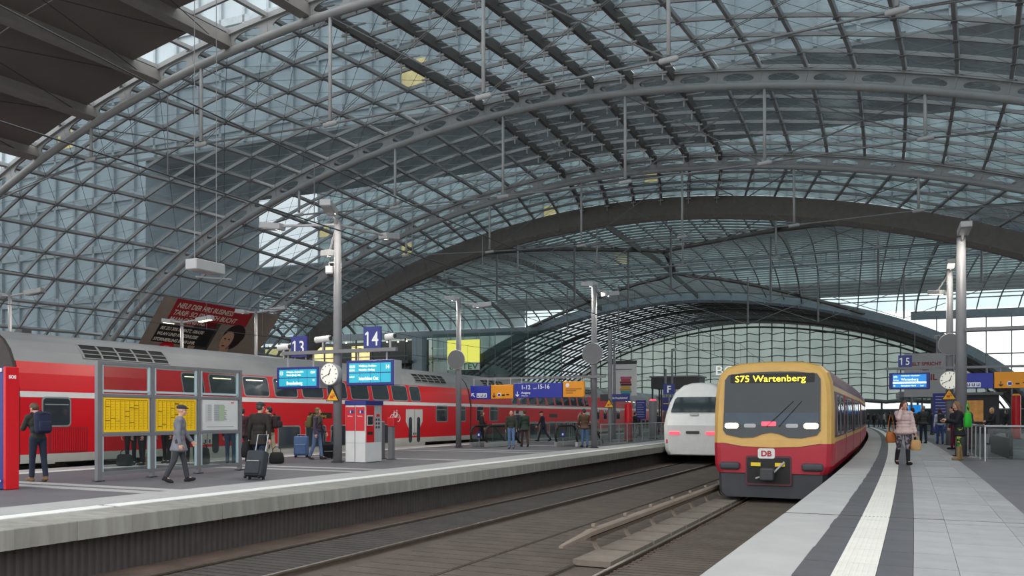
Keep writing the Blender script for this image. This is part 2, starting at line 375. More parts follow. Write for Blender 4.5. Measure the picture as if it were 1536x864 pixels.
# ------------------------------------------------------------------ the glass vault
ce = struct('ceiling')
def lerp(T, s):
    if s <= T[0][0]: return T[0][1]
    for (a, u), (b, v) in zip(T, T[1:]):
        if s <= b: return u + (v - u) * (s - a) / (b - a)
    return T[-1][1]
def cen(s): return lerp(((0, -16.5), (12, -16.2), (24, -15.4), (35.5, -14.1), (48, -14.4), (57, -16.3), (80, -19), (104, -21.5), (140, -16.5)), s)
def wid(s): return lerp(((24, .97), (35.5, .95), (48, .98), (57, .98), (104, 1.03), (140, 1.0)), s)
NE, HL, HR, HZ = 1.85, 33.5, 37.0, 16.4
raw = []
for i in range(801):
    a = pi * i / 800
    raw.append(((-HL if cos(a) > 0 else HR) * abs(cos(a)) ** (2 / NE), HZ * sin(a) ** (2 / NE) if 0 < i < 800 else 0.0))
acc = [0.0]
for a, b in zip(raw, raw[1:]): acc.append(acc[-1] + hypot(b[0] - a[0], b[1] - a[1]))
NJ = 44
import bisect
def prof(q):
    "q 0..1 along the arch from left to right: (d, z, nd, nz)"
    t = q * acc[-1]; i = min(max(bisect.bisect(acc, t) - 1, 0), 799); f = (t - acc[i]) / max(1e-9, acc[i + 1] - acc[i])
    a, b = raw[i], raw[i + 1]; c, e = raw[max(i - 4, 0)], raw[min(i + 5, 800)]; dx, dz = e[0] - c[0], e[1] - c[1]; l = hypot(dx, dz)
    return a[0] + (b[0] - a[0]) * f, a[1] + (b[1] - a[1]) * f, -dz / l, dx / l
def V(q, s, off=0.0):
    d, z, nd, nz = prof(q); return P(cen(s) + d * wid(s) + nd * off, s, z + nz * off)
def Nrm(q, s):
    d, z, nd, nz = prof(q); a = yaw(s); return Vector((nd * cos(a), nd * sin(a), nz))
def along(s): return Vector((-sin(yaw(s)), cos(yaw(s)), 0))
SK = .80
def arch(s, full=True, mtube=None, mweb=None):
    r = thing_part('arch', ce)
    n = 88; Q = [i / n for i in range(n + 1)]
    MB().tube([V(q, s) for q in Q], .15, 10).build('lower_chord', mtube or M_steel, r, smooth=True)
    t = along(s)
    MB().sweep([(-.13, .03), (-.13, -.03), (.13, -.03), (.13, .03)], [V(q, s, .62) for q in Q], [t] * (n + 1), [Nrm(q, s) for q in Q]).build('upper_flange', mweb or M_steel, r)
    if not full: return r
    mb = MB(); h = .02
    for j in range(NJ):
        for sd in (-h, h):
            vs = []
            for k in range(16):
                a = 2 * pi * k / 16; ca, sa = cos(a), sin(a); m = max(abs(ca), abs(sa))
                for x, y in ((ca / m, sa / m), (ca * .70, sa * .66)):
                    vs.append(V((j + .5 + .5 * x) / NJ, s, .33 + .29 * y) + t * sd)
            mb.add(vs, [(2 * k, 2 * ((k + 1) % 16), 2 * ((k + 1) % 16) + 1, 2 * k + 1) for k in range(16)])
    mb.build('pierced_web', mweb or M_steel, r)
    mb = MB()
    for j in range(NJ + 1):
        q = j / NJ; mb.tube([V(q, s, .05), V(q, s, SK)], [.05, .035], 5)
        mb.box(V(q, s, .68), (.30, .30, .05), yaw(s))
    mb.build('node_bracket', mweb or M_steel, r)
    return r
def thing_part(name, par):
    o = bpy.data.objects.new(name, None); COL.objects.link(o); o.parent = par; return o
ARCH = (0.6, 12.3, 24.0, 35.5, 47.8)
for s in ARCH: arch(s)
# heavy box girders at the crossing
def girder(s, w, d0, d1, m, name='girder', ribs=True):
    n = 88; Q = [i / n for i in range(n + 1)]; t = along(s)
    sec = [(-w / 2, d1), (-w / 2, d0 + .25), (-w / 4, d0), (w / 4, d0), (w / 2, d0 + .25), (w / 2, d1)]
    g = MB().sweep(sec, [V(q, s) for q in Q], [t] * (n + 1), [Nrm(q, s) for q in Q]).build(name, m, ce, smooth=False)
    if ribs:
        mb = MB()
        for j in range(0, NJ + 1): mb.sweep([(-w / 2 - .03, d1), (-w / 2 - .03, d0 + .1), (w / 2 + .03, d0 + .1), (w / 2 + .03, d1)], [V((j - .03) / NJ, s), V((j + .03) / NJ, s)], [t] * 2, [Nrm(j / NJ, s)] * 2)
        mb.build('stiffener', m, g)
    return g
girder(57.0, .8, -.75, .7, M_box)
girder(104.0, .9, -.3, .9, M_beamcol)
for s in (115.5, 127.5, 139.6):
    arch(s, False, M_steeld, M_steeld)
# purlins along the hall, glazing bars across it
def purlin(j, s0, s1, w, h, m, off=SK):
    n = int((s1 - s0) / 3) + 1; S = [s0 + (s1 - s0) * i / n for i in range(n + 1)]; q = j / NJ
    pts = [V(q, s, off) for s in S]; ups = [Nrm(q, s) for s in S]; rts = [along(s).cross(u) for s, u in zip(S, ups)]
    return MB().sweep([(-w / 2, h * .3), (-w / 2, -h * .7), (w / 2, -h * .7), (w / 2, h * .3)], pts, rts, ups)
for j in range(NJ + 1):
    purlin(j, 10, 57.0, .13, .16, M_steel).build('purlin', M_bar, ce)
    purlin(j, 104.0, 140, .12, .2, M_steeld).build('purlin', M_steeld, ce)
def gbar(s, w, h, m):
    n = 88; Q = [i / n for i in range(n + 1)]; t = along(s)
    return MB().sweep([(-w / 2, h * .3), (-w / 2, -h * .7), (w / 2, -h * .7), (w / 2, h * .3)], [V(q, s, SK) for q in Q], [t] * (n + 1), [Nrm(q, s) for q in Q])
NB = 7
BARS = []
segs = list(ARCH) + [57.0]
for a, b in zip(segs, segs[1:]):
    NK = NB if b < 57 else 5
    for k in range(NK): BARS.append(a + (b - a) * k / NK)
BARS.append(57.0)
BARS = [b for b in BARS if b > 12]
for s in BARS[1:-1]: gbar(s, .09, .15, M_bar).build('glazing_bar', M_bar, ce)
FB = [104.0 + 12.0 / 7 * k for k in range(22)]
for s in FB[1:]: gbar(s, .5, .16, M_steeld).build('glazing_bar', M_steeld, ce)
# deep solar-strip beams near the crown
mb = MB()
for j in (19, 20, 21, 22, 23, 24):
    g = purlin(j, 23.5, 57.0, .16, .42, M_steeld, SK - .12).build('crown_beam', M_steeld, ce)
    for s in BARS:
        if 23.5 < s < 56.5:
            mb.box(V(j / NJ, s + .3, SK - .62), (.05, .05, .5)); mb.box(V(j / NJ, s + .3, SK - .55), (.34, .07, .07), yaw(s)); mb.box(V((j + .25) / NJ, s + .3, SK - .3), (.9, .05, .05), yaw(s))
mb.build('crown_hanger', M_lgrey, ce, kind='stuff')
# panes: the nearest ones are objects, the rest one mesh of panes
cells = []
for a, b in zip(BARS, BARS[1:]):
    if b < -13 or a >= 56.9: continue
    for j in range(NJ): cells.append((j, a, b))
def inview(p):
    x = p.x * cos(TH) + p.y * sin(TH); y = -p.x * sin(TH) + p.y * cos(TH)
    if y < 3: return 1e9
    return y if abs(x / y) < .62 and (p.z - CZ) / y < .505 else 1e8 + y
DECK = lambda j, s: 12.3 < s < 23.9 and 9 <= j <= 21
cells.sort(key=lambda c: inview(V((c[0] + .5) / NJ, (c[1] + c[2]) / 2, SK)))
rest = MB()
for i, (j, a, b) in enumerate(cells):
    if DECK(j, (a + b) / 2): continue
    vs = [V((j + .03) / NJ, a + .03, SK + .03), V((j + .97) / NJ, a + .03, SK + .03), V((j + .97) / NJ, b - .03, SK + .03), V((j + .03) / NJ, b - .03, SK + .03)]
    nn = Nrm((j + .5) / NJ, a) * .02; fs = [(0, 1, 2, 3)]
    if i < 300: MB().add(vs, fs).build('pane', M_pane, ce)
    else: rest.add(vs, fs)
rest.build('pane', M_pane, ce, kind='stuff')
mb = MB()
for a, b in zip(FB, FB[1:]):
    for j in range(NJ): mb.add([V((j + .04) / NJ, a, SK), V((j + .96) / NJ, a, SK), V((j + .96) / NJ, b, SK), V((j + .04) / NJ, b, SK)], [(0, 1, 2, 3)])
mb.build('pane', M_pane, ce, kind='stuff')
# diagonal bracing cables and node discs
mb = MB(); nd = MB()
for a, b in zip(BARS, BARS[1:]):
    if a < 11 or a >= 56.9: continue
    for j in range(NJ):
        if DECK(j, (a + b) / 2): continue
        A, B, C, D = (V(j / NJ, a, SK - .14), V((j + 1) / NJ, a, SK - .14), V((j + 1) / NJ, b, SK - .14), V(j / NJ, b, SK - .14))
        mb.tube((A, C), .011, 3, caps=False); mb.tube((B, D), .011, 3, caps=False)
        nd.box(A, (.19, .19, .05), yaw(a))
mb.build('bracing_cable', M_cable, ce, kind='stuff'); nd.build('glazing_node', M_grey, ce, kind='stuff')
# cable trusses: struts below each arch, a tie between the haunches
def qd(d):
    lo, hi = 0.0, 1.0
    for _ in range(40):
        m = (lo + hi) / 2
        if prof(m)[0] < d: lo = m
        else: hi = m
    return lo
D6 = (-15.5, -9.3, -3.1, 3.1, 9.3, 15.5); Z6 = (12.75, 12.55, 12.45, 12.45, 12.55, 12.75)
for s in (12.3, 24.0, 35.5, 47.8, 57.0):
    T = thing_part('cable_truss', ce); low = []
    for d, z in zip(D6, Z6):
        top = V(qd(d), s, -.1); b = P(cen(s) + d * wid(s), s, z); low.append(b)
        st = MB().tube((top, b + Vector((0, 0, .12))), .065, 8).build('strut', M_lgrey, T, smooth=True)
        MB().cap(b - Vector((.22, 0, .02)), b + Vector((.22, 0, .0)), .09, .09, 8).build('cast_node', M_lgrey, st, smooth=True)
    ends = [V(qd(-22), s, -.1)] + low + [V(qd(22), s, -.1)]
    MB().tube(ends, .04, 6).build('tie_cable', M_cable, T)
    mb = MB()
    for i, b in enumerate(low):
        for dd in (-6.2, 6.2):
            e = V(qd(max(-30, min(30, D6[i] + dd))), s, -.1)
            for o in (-.05, .05): mb.tube((b + along(s) * o, e + along(s) * o), .016, 4)
    mb.build('stay_cable', M_cable, T)
# opaque deck panels hung between beams in the near bay, left of the crown
M_deck = mat('deck_underside', '6f6964', .8, var=.08, scale=.6); M_deckb = mat('deck_beam', '83807b', .5, var=.08)
for j in range(9, 23, 2):
    g = purlin(j, 9.5, 24.0, .26, .5, M_deckb, .45).build('deck_beam', M_deckb, ce)
    g2 = purlin(j, 9.5, 23.8, .42, .06, M_deckb, .12).build('bottom_flange', M_deckb, g)
ends = (23.3, 23.6, 23.6, 22.8, 21.5, 20.1)
for k, j in enumerate(range(9, 21, 2)):
    for a, b in ((9.0, 14.0), (14.04, 18.6), (18.64, ends[k])):
        if k == 0 and b > 19: b = 20.0
        vs = [V((j + x) / NJ, s, .55 + o) for o in (0, .06) for x, s in ((.06, a), (1.94, a), (1.94, b), (.06, b))]
        MB().add(vs, [(0, 3, 2, 1), (4, 5, 6, 7), (0, 1, 5, 4), (1, 2, 6, 5), (2, 3, 7, 6), (3, 0, 4, 7)]).build('deck_panel', M_deck, ce)
mb = MB()
for j in range(9, 21, 2):
    for a, b in ((9, 23.3),):
        mb.tube((V(j / NJ, 12, .2), V((j + 2) / NJ, b, .2)), .02, 4); mb.tube((V((j + 2) / NJ, 12, .2), V(j / NJ, b, .2)), .02, 4)
mb.build('deck_bracing', M_dgrey, ce)
# motor unit of the travelling deck
mo = thing_part('winch', ce); c = V(8.6 / NJ, 20.5, -.3)
MB().tube((c, c + Vector((1.5, .4, .0))), .42, 12).build('drum', M_dgrey, mo); MB().box(c + Vector((.2, 0, .45)), (1.8, .9, .3)).build('winch_frame', M_dgrey, mo)
MB().tube((c + Vector((.4, 0, .5)), V(8.6 / NJ, 20.5, .8)), .06, 6).build('hanger', M_dgrey, mo)
# ------------------------------------------------------------------ crossing: the north-south vault cutting the hall
def skin_z(d):
    i = prof(qd(d)); return i[1] + .8
Rc = [(q / 200) for q in range(201)]
def zEW(p, s):
    d = (p - cen(s)) / wid(s)
    return skin_z(d) if abs(d) < 33 else 0.0
def zNS(s):
    t = (s - 80.6) / 23.7; return 13.4 + 4.0 * sqrt(max(0, 1 - t * t))
xs = [-96 + 2.0 * i for i in range(71)]; ss = [57.2 + (104.0 - 57.2) * i / 24 for i in range(25)]
G = {(i, k): max(zEW(p, s), zNS(s)) for i, p in enumerate(xs) for k, s in enumerate(ss)}
mb = MB(); n = len(ss)
mb.add([P(xs[i], ss[k], G[i, k]) for i in range(len(xs)) for k in range(n)], [(i * n + k, (i + 1) * n + k, (i + 1) * n + k + 1, i * n + k + 1) for i in range(len(xs) - 1) for k in range(n - 1)])
mb.build('crossing_glass', M_cross, ce, kind='stuff')
for i in range(len(xs)):
    pts = [P(xs[i], ss[k], G[i, k] - .12) for k in range(n)]; hv = i % 6 == 2
    MB().sweep([(-.05, 0), (-.05, -.16 if not hv else -.5), (.05, -.16 if not hv else -.5), (.05, 0)], pts, [Vector((1, 0, 0))] * n, [UP] * n).build('crossing_rib', M_steeld if hv else M_grey, ce)
for k in range(1, n - 1):
    for h_ in (0, .5):
        s = ss[k] + h_ * (ss[1] - ss[0]) if k < n - 2 else ss[k]
        pts = [P(p, s, max(zEW(p, s), zNS(s)) - .1) for p in xs]
        MB().sweep([(-.10, 0), (-.10, -.1), (.10, -.1), (.10, 0)], pts, [Vector((0, 1, 0))] * len(xs), [UP] * len(xs)).build('crossing_bar', M_bar, ce)
for sd in (-1, 1):
    for far in (-1, 1):
        pts = []
        for k in range(13):
            s = 80.6 + far * 23.3 * k / 12; z = zNS(s); lo, hi = 0.0, 33.0
            for _ in range(30):
                m = (lo + hi) / 2
                if skin_z(m) > z: lo = m
                else: hi = m
            pts.append(P(cen(s) + sd * lo * wid(s), s, z - .35))
        MB().tube(pts, .22, 6).build('groin_rib', M_steeld, ce)
tp = thing_part('ridge_truss', ce)
for z in (16.9, 15.9): MB().tube([P(p, 80.6, z) for p in (-96, -60, -30, 0, 30, 44)], .10, 6).build('chord', M_beamcol, tp)
mb = MB()
for i in range(70): mb.box(P(-95 + 2 * i, 80.6, 16.4), (.08, .08, 1.0))
mb.build('truss_post', M_beamcol, tp)
tp = thing_part('cable_truss', ce); mb = MB()
for p, s, l in ((-46, 70, 4), (-38, 92, 5), (-33, 92, 5), (-31, 66, 4.5), (-27, 92, 5), (-24, 66, 5), (-21, 72, 5.5), (-16, 66, 5), (-13, 92, 5), (-9, 72, 5.5), (-6, 92, 5), (-1, 66, 5), (2, 92, 5), (6, 70, 5)):
    z = max(zEW(p, s), zNS(s)); o = MB().tube((P(p, s, z), P(p, s, z - l)), .09, 6).build('strut', M_grey, tp)
    MB().tube((P(p - 7, s, z - l + 2.6), P(p, s, z - l), P(p + 7, s, z - l + 2.6)), .035, 4).build('tie_cable', M_grey, tp)
# eave beams and the façades beneath them
for s, p0, p1 in ((103.8, -96, -40.5), (103.8, 3.5, 44), (57.2, -96, -42), (57.2, 6, 44)):
    q = [P(p0 + (p1 - p0) * i / 6, s, 13.4) for i in range(7)]
    MB().sweep([(-.35, .45), (-.35, -.45), (.35, -.45), (.35, .45)], q, [Vector((0, 1, 0))] * 7, [UP] * 7).build('eave_beam', M_beamcol, ce)
wf = struct('wall_far_left')
M_fac = mat('facade_frame', '3d4446', .5, var=.08); M_shop = mat('lit_shop', 'd9c98a', .6, var=.3, scale=.8, emit=.45); M_wallc = mat('facade_core', '2f3534', .7, var=.2)
M_lamp = mat('lamp_lit', 'ffe2b0', .4, var=0, emit=6)
for i in range(15):
    p = -96 + 2.6 * i
    MB().box(P(p, 102.9, 6.4), (.14, .2, 13.0)).build('mullion', M_fac, wf)
for z in (3.4, 5.2, 7.0, 8.7, 10.4, 12.2): MB().box(P(-77, 102.9, z), (38, .16, .12)).build('transom', M_fac, wf)
for z, h in ((9.6, .4), (5.5, .4), (1.0, 2)): MB().box(P(-77, 106, z), (38, 5.5, h)).build('floor_slab', M_wallc, wf)
MB().box(P(-77, 109, 6.5), (38, .4, 13)).build('back_wall', M_wallc, wf)
for i, p in enumerate((-85, -80.5, -76, -69.5, -65, -61.5)):
    MB().box(P(p, 108.2, 11.3), (3.2, .5, 2.4)).build('shop_window', M_shop, wf)
    if i % 2: MB().box(P(p + 1, 108.2, 7.2), (1.6, .5, 1.2)).build('shop_window', M_shop, wf)
mb = MB()
for i in range(22): mb.ell(P(-93 + 1.55 * i, 104 + random.uniform(0, 2), random.choice((12.7, 12.7, 9.1))), (.11, .11, .09), n=6, k=4)
mb.build('downlight', M_lamp, wf, kind='stuff')
MB().box(P(-96 + 38.5, 103, 6.5), (1.6, 1.2, 13)).build('pier', M_beamcol, wf)
# spider-glass wall with the daylight behind it
wg = struct('wall_far_middle')
for i in range(9):
    p = -55.5 + 2.3 * i; MB().tube((P(p, 103, 0), P(p, 103, 13.2)), .05, 5).build('glass_fin', M_grey, wg)
mb = MB()
for i in range(8):
    for k in range(7): mb.box(P(-54.35 + 2.3 * i, 103, .95 + 1.9 * k), (2.26, .03, 1.86))
mb.build('pane', M_clear, wg, kind='stuff')
mb = MB()
for i in range(9):
    for k in range(7): mb.box(P(-55.5 + 2.3 * i, 102.9, 1.9 * k), (.3, .06, .06)); mb.box(P(-55.5 + 2.3 * i, 102.9, 1.9 * k), (.06, .06, .3))
mb.build('glass_clamp', M_dgrey, wg, kind='stuff')
wr = struct('wall_far_right')
for i in range(16): MB().tube((P(6 + 2.4 * i, 103, 0), P(6 + 2.4 * i, 103, 13.2)), .07, 5).build('glass_fin', M_grey, wr)
for z in (3, 6, 9, 11.5): MB().box(P(24, 103, z), (38, .1, .16)).build('transom', M_grey, wr)
# far end wall of the hall, a cable-net of small panes
we = struct('wall_end'); sE = 139.6
mb = MB(); N = 44
top = [V(j / N, sE, .6) for j in range(N + 1)]
for j in range(N):
    a, b = top[j], top[j + 1]; z0 = 4.6
    if min(a.z, b.z) < z0: continue
    mb.add([Vector((a.x, a.y, z0)), Vector((b.x, b.y, z0)), b, a], [(0, 1, 2, 3)])
mb.build('end_glass', M_pane2, we, kind='stuff')
for j in range(3, N - 2): MB().tube((Vector((top[j].x, top[j].y, 4.6)), top[j]), .09, 4).build('mast', M_grey, we)
for z in (4.6, 5.8, 7.0, 8.2, 9.4, 10.6, 11.8, 13, 14.2, 15.4):
    lo, hi = 0.0, 34.5
    for _ in range(30):
        m = (lo + hi) / 2
        if skin_z(m) > z: lo = m
        else: hi = m
    a, b = P(cen(sE) - lo * wid(sE), sE, z), P(cen(sE) + lo * wid(sE), sE, z)
    pts = [a.lerp(b, i / 24) for i in range(25)]
    for i in range(25): pts[i].z += -.25 * (i % 2)
    MB().tube(pts, .07 if z > 5 else .3, 4).build('cable_row', M_grey, we)
MB().box(P(-8, 141, 1.6), (75, .6, 3.4)).build('plinth_wall', mat('plinth_grey', '6c7071', .8, var=.3, scale=.6), we)
for i in range(14): MB().box(P(-42 + 5 * i, 140.6, 1.7), (.3, .3, 5.8)).build('plinth_post', M_dgrey, we)
# ------------------------------------------------------------------ office blocks outside the glass
M_off = mat('office_glass', 'a4b1b6', .35, var=.22, scale=.25, obrand=.0); M_offf = mat('office_frame', '9aa4a8', .6, var=.1); M_soff = mat('office_soffit', '7d8080', .8, var=.1)
M_olit = mat('office_lit', 'e8d08a', .6, var=.2, emit=.2)
def bridge_block(label, s0, s1, zb, ztop, mg=None):
    "office building on two legs, straddling the hall"
    t = thing('office_block', label, 'building', P(-16, (s0 + s1) / 2, 0), yaw((s0 + s1) / 2)); d = s1 - s0
    MB().box((0, 0, (zb + ztop) / 2), (124, d, ztop - zb)).build('bridge', mg or M_off, t); MB().box((0, 0, zb - .1), (124, d, .2)).build('soffit', M_soff, t)
    for x, w in ((-49.5, 33), (53, 26)): MB().box((x, 0, zb / 2), (w, d, zb)).build('leg', mg or M_off, t)
    mb = MB(); n = int((ztop - 0) / 3.6)
    for k in range(1, n + 1):
        z = 3.6 * k
        for x, w in (((-49.5, 33.4), (53, 26.4)) if z < zb else ((0, 124.4),)): mb.box((x, 0, z), (w, d + .4, .5))
    mb.build('floor_band', M_offf, t, kind='stuff')
    mb = MB()
    for k in range(63):
        x = -62 + 2 * k; z0 = 0 if x > 40 or x < -33 else zb; mb.box((x, -d / 2 - .05, (z0 + ztop) / 2), (.18, .3, ztop - z0))
    mb.build('mullion', M_offf, t, kind='stuff')
    lw = MB()
    for k in range(9): lw.box((random.choice(range(-31, 31)) * 2 + 1, -d / 2 - .02, 3.6 * random.randint(6, 11) + 1.5), (1.7, .1, 1.6))
    lw.build('lit_window', M_olit, t, kind='stuff')
    return t
bridge_block('nearer blue glass office block straddling the hall roof before the crossing', 44.5, 56.5, 20.6, 48)
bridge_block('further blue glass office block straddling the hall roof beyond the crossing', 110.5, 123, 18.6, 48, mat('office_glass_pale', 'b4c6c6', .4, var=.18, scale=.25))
# ------------------------------------------------------------------ trains
M_red = mat('traffic_red', 'd0121f', .32, var=.05, scale=.6); M_roof = mat('train_roof', '8f9091', .5, var=.14, scale=1.0, stretch=(1, .4, 1))
M_stripe = mat('train_stripe', 'd9d9d6', .4, var=.04); M_skirt = mat('train_skirt', 'b9b7b0', .5, var=.1, scale=1)
M_tglass = mat('train_window', '343d42', .06, var=.1, scale=.5, spec=.9); M_rubber = mat('window_rubber', '2a2a2a', .6, var=0)
M_frame = mat('window_frame', '9a9c9c', .4, .3, var=0); M_door = mat('train_door', 'c4c5c3', .4, var=.04); M_under = mat('underframe', '232222', .8, var=.2)
M_endw = mat('coach_end', '3c3634', .7, var=.15); M_warm = mat('cabin_lamp', 'fff0c8', .5, var=0, emit=1.2)
def side_patch(mb, prof_, poly, off, th=.02, sgn=1):
    "outline in (y, z) laid on the flank of a body with profile prof_(z)"
    cy_ = sum(a for a, _ in poly) / len(poly); cz_ = sum(b for _, b in poly) / len(poly); n = len(poly)
    out = [Vector((sgn * (prof_(z) + off), y, z)) for y, z in poly]; inn = [Vector((sgn * (prof_(z) + off - th), y, z)) for y, z in poly]
    vs = out + inn + [Vector((sgn * (prof_(cz_) + off), cy_, cz_))]
    fs = [(i, (i + 1) % n, 2 * n) for i in range(n)] + [(i, n + i, n + (i + 1) % n, (i + 1) % n) for i in range(n)]
    if sgn < 0: fs = [tuple(reversed(f)) for f in fs]
    return mb.add(vs, fs)
def band(mb, prof_, y0, y1, z0, z1, off, n=4, sgn=1):
    zs = [z0 + (z1 - z0) * i / n for i in range(n + 1)]
    vs = [Vector((sgn * (prof_(z) + o), y, z)) for z in zs for o in (off, off - .03) for y in (y0, y1)]; fs = []
    for i in range(n):
        a = 4 * i; fs += [(a, a + 1, a + 5, a + 4), (a + 2, a + 6, a + 7, a + 3), (a, a + 4, a + 6, a + 2), (a + 1, a + 3, a + 7, a + 5)]
    fs += [(0, 2, 3, 1), (4 * n, 4 * n + 1, 4 * n + 3, 4 * n + 2)]
    return mb.add(vs, fs)
def mkprof(T):
    def f(z):
        if z <= T[0][1]: return T[0][0]
        for (x0, z0), (x1, z1) in zip(T, T[1:]):
            if z <= z1: return x0 + (x1 - x0) * (z - z0) / max(1e-6, z1 - z0)
        return T[-1][0]
    return f
def window(par, pf, y, z0, z1, w, r=.12, lab=None, glass=None, name='window'):
    f = side_patch(MB(), pf, rrect(w + .09, z1 - z0 + .09, r + .03, 4, y, (z0 + z1) / 2), .010).build(name, M_frame, par, label=lab)
    side_patch(MB(), pf, rrect(w, z1 - z0, r, 4, y, (z0 + z1) / 2), .016).build('pane', glass or M_tglass, f)
    return f
def bogie(par, y, hw=1.0):
    b = MB().box((0, y, .62), (1.9, 3.0, .28)).box((.95, y, .5), (.16, 3.2, .22)).box((-.95, y, .5), (.16, 3.2, .22)).build('bogie', M_under, par)
    for dy in (-1.25, 1.25):
        for sx_ in (-.75, .75): MB().tube(((sx_ - .07, y + dy, .46), (sx_ + .07, y + dy, .46)), .46, 18).build('wheel', M_rail, b)
TDP = [(1.30, .42), (1.37, .60), (1.39, 1.0), (1.39, 2.7), (1.37, 2.95), (1.29, 3.4), (1.20, 3.73), (1.05, 4.05), (.80, 4.33), (.5, 4.52), (.2, 4.61), (0.001, 4.63)]
tdf = mkprof(TDP)
LC = 26.6
def body_ring(T, y, k=1.0): return [Vector((x * k, y, z)) for x, z in T] + [Vector((-x * k, y, z)) for x, z in reversed(T[:-1])]
def double_decker(s0):
    a, b = P(TD, s0), P(TD, s0 + LC); d = b - a; rz = atan2(-d.x, d.y)
    t = thing('double_deck_coach', 'red double deck railway coach nearest the camera, grey roof, at the left platform', 'train coach', a, rz, 'double deck coaches of the red train')
    lo = [(1.385, .93)] + [q for q in TDP if .95 < q[1] <= 3.73]
    MB().loft([[Vector((x, y, z)) for x, z in lo] + [Vector((-x, y, z)) for x, z in reversed(lo)] for y in (.12, LC - .12)]).build('body', M_red, t)
    up = [q for q in TDP if q[1] >= 3.73]
    MB().loft([[Vector((x, y, z)) for x, z in up] + [Vector((-x, y, z)) for x, z in reversed(up[:-1])] for y in (.10, .25, LC - .25, LC - .10)]).build('roof', M_roof, t, smooth=False)
    mb = MB(); band(mb, tdf, .12, LC - .12, 2.74, 2.90, .008); mb.build('stripe', M_stripe, t, label='white stripe between the two decks')
    sk = MB(); band(sk, tdf, .12, LC - .12, .92, 1.16, .008, 2); band(sk, tdf, 5.0, LC - 5.0, .45, 1.0, .006, 3); sk.build('skirt', M_skirt, t, label='pale grey lower skirt')
    lv = MB()
    for k in range(16): lv.box((1.392, 1.05 + .072 * k, 1.54), (.02, .035, .66))
    side_patch(MB(), tdf, [(.95, 1.17), (2.2, 1.17), (2.2, 1.9), (.95, 1.9)], .004).build('louvre_panel', mat('louvre_red', '8e1620', .6, var=0), t); lv.build('louvre', M_red, t)
    ys = [(6.35, .9)] + [(7.78 + 1.652 * k, 1.30) for k in range(8)] + [(20.75, .9)]
    for k, (y, w) in enumerate(ys):
        f = window(t, tdf, y, 2.98, 3.66, w, .12, name='upper_window')
        if k < 4: band(MB(), tdf, y - w * .38, y + w * .3, 3.53, 3.56, .022, 1).build('ceiling_lamp', M_warm, f)
    for y, w in ((9.45, 1.25), (11.2, 1.25), (12.85, 1.25), (14.5, 1.25), (16.2, 1.25), (17.75, .95)): window(t, tdf, y, .98, 1.80, w, .08, name='lower_window')
    for y, w in ((1.2, .82), (3.1, 1.1), (23.3, 1.15), (25.5, .85)):
        f = window(t, tdf, y, 1.96, 2.72, w, .09, name='end_window')
        band(MB(), tdf, y - w / 2 + .04, y + w / 2 - .04, 2.53, 2.56, .02, 1).build('window_bar', M_frame, f)
    for y in (6.9, 20.55):
        dr = side_patch(MB(), tdf, [(y - .78, .55), (y + .78, .55), (y + .78, 2.55), (y - .78, 2.55)], .012).build('door', M_door, t)
        for e in (-.38, .38): side_patch(MB(), tdf, rrect(.30, 1.25, .14, 4, y + e, 1.55), .018).build('door_window', M_tglass, dr)
        band(MB(), tdf, y - .012, y + .012, .55, 2.55, .016, 2).build('door_gap', M_rubber, dr)
        for e in (-.1, .1): MB().box((1.42, y + e, 1.35), (.03, .03, .12)).build('door_handle', M_dgrey, dr)
    dm = MB(); band(dm, tdf, 12.4, 13.9, 2.12, 2.36, .012, 1); dd = dm.build('destination_display', mat('led_off', '2c2a1c', .3, var=0), t)
    for k in range(9): pass
    for g in (3.9, 22.7):
        gr = MB(); band(gr, tdf, g - 1.6, g + 1.6, 3.95, 4.36, .02, 3); gv = gr.build('roof_grille', M_under, t)
        ft = MB()
        for k in range(6): band(ft, tdf, g - 1.62 + .64 * k - .03 + .02, g - 1.62 + .64 * k + .03 + .02, 3.93, 4.38, .04, 3)
        for zz_ in (3.94, 4.07, 4.2, 4.36): band(ft, tdf, g - 1.62, g + 1.62, zz_ - .012, zz_ + .012, .04, 1)
        ft.build('grille_frame', M_roof, gv)
    MB().box((0, 1.2, 4.66), (.25, .3, .12)).build('roof_aerial', M_dgrey, t)
    for y in (0.06, LC - .06):
        e = MB().loft([body_ring(TDP, y - .05, .985), body_ring(TDP, y + .05, .985)]).build('end_wall', M_endw, t)
        MB().box((0, y + (.12 if y > 2 else -.12), 2.1), (1.3, .22, 2.3)).build('gangway', M_black, e)
        for sx_ in (-.87, .87): MB().tube(((sx_, y, 1.05), (sx_, y + (.25 if y > 2 else -.25), 1.05)), [.1, .2], 10).build('buffer', M_dgrey, e)
    bogie(t, 2.9); bogie(t, LC - 2.9)
    MB().box((0, LC / 2, .55), (2.3, 16, .5)).build('underframe', M_under, t)
    MB().box((1.36, 1.0, 1.0), (.06, .3, .25)).build('step_lamp', M_skirt, t)
    # bicycle pictogram
    bk = MB()
    def ring(cy_, cz_, r): bk.tube([(1.408, cy_ + r * cos(i * pi / 7), cz_ + r * sin(i * pi / 7)) for i in range(15)], .018, 4)
    ring(18.55, 2.12, .17); ring(19.05, 2.12, .17)
    for a_, b_ in (((18.55, 2.12), (18.7, 2.4)), ((18.7, 2.4), (18.95, 2.4)), ((18.95, 2.4), (18.8, 2.12)), ((18.8, 2.12), (18.68, 2.4)), ((18.55, 2.12), (18.8, 2.12)), ((19.05, 2.12), (18.93, 2.48)), ((18.88, 2.5), (19.0, 2.48)), ((18.66, 2.45), (18.75, 2.45))): bk.tube(((1.408, *a_), (1.408, *b_)), .018, 4)
    bk.build('bicycle_sign', M_stripe, t)
    return t
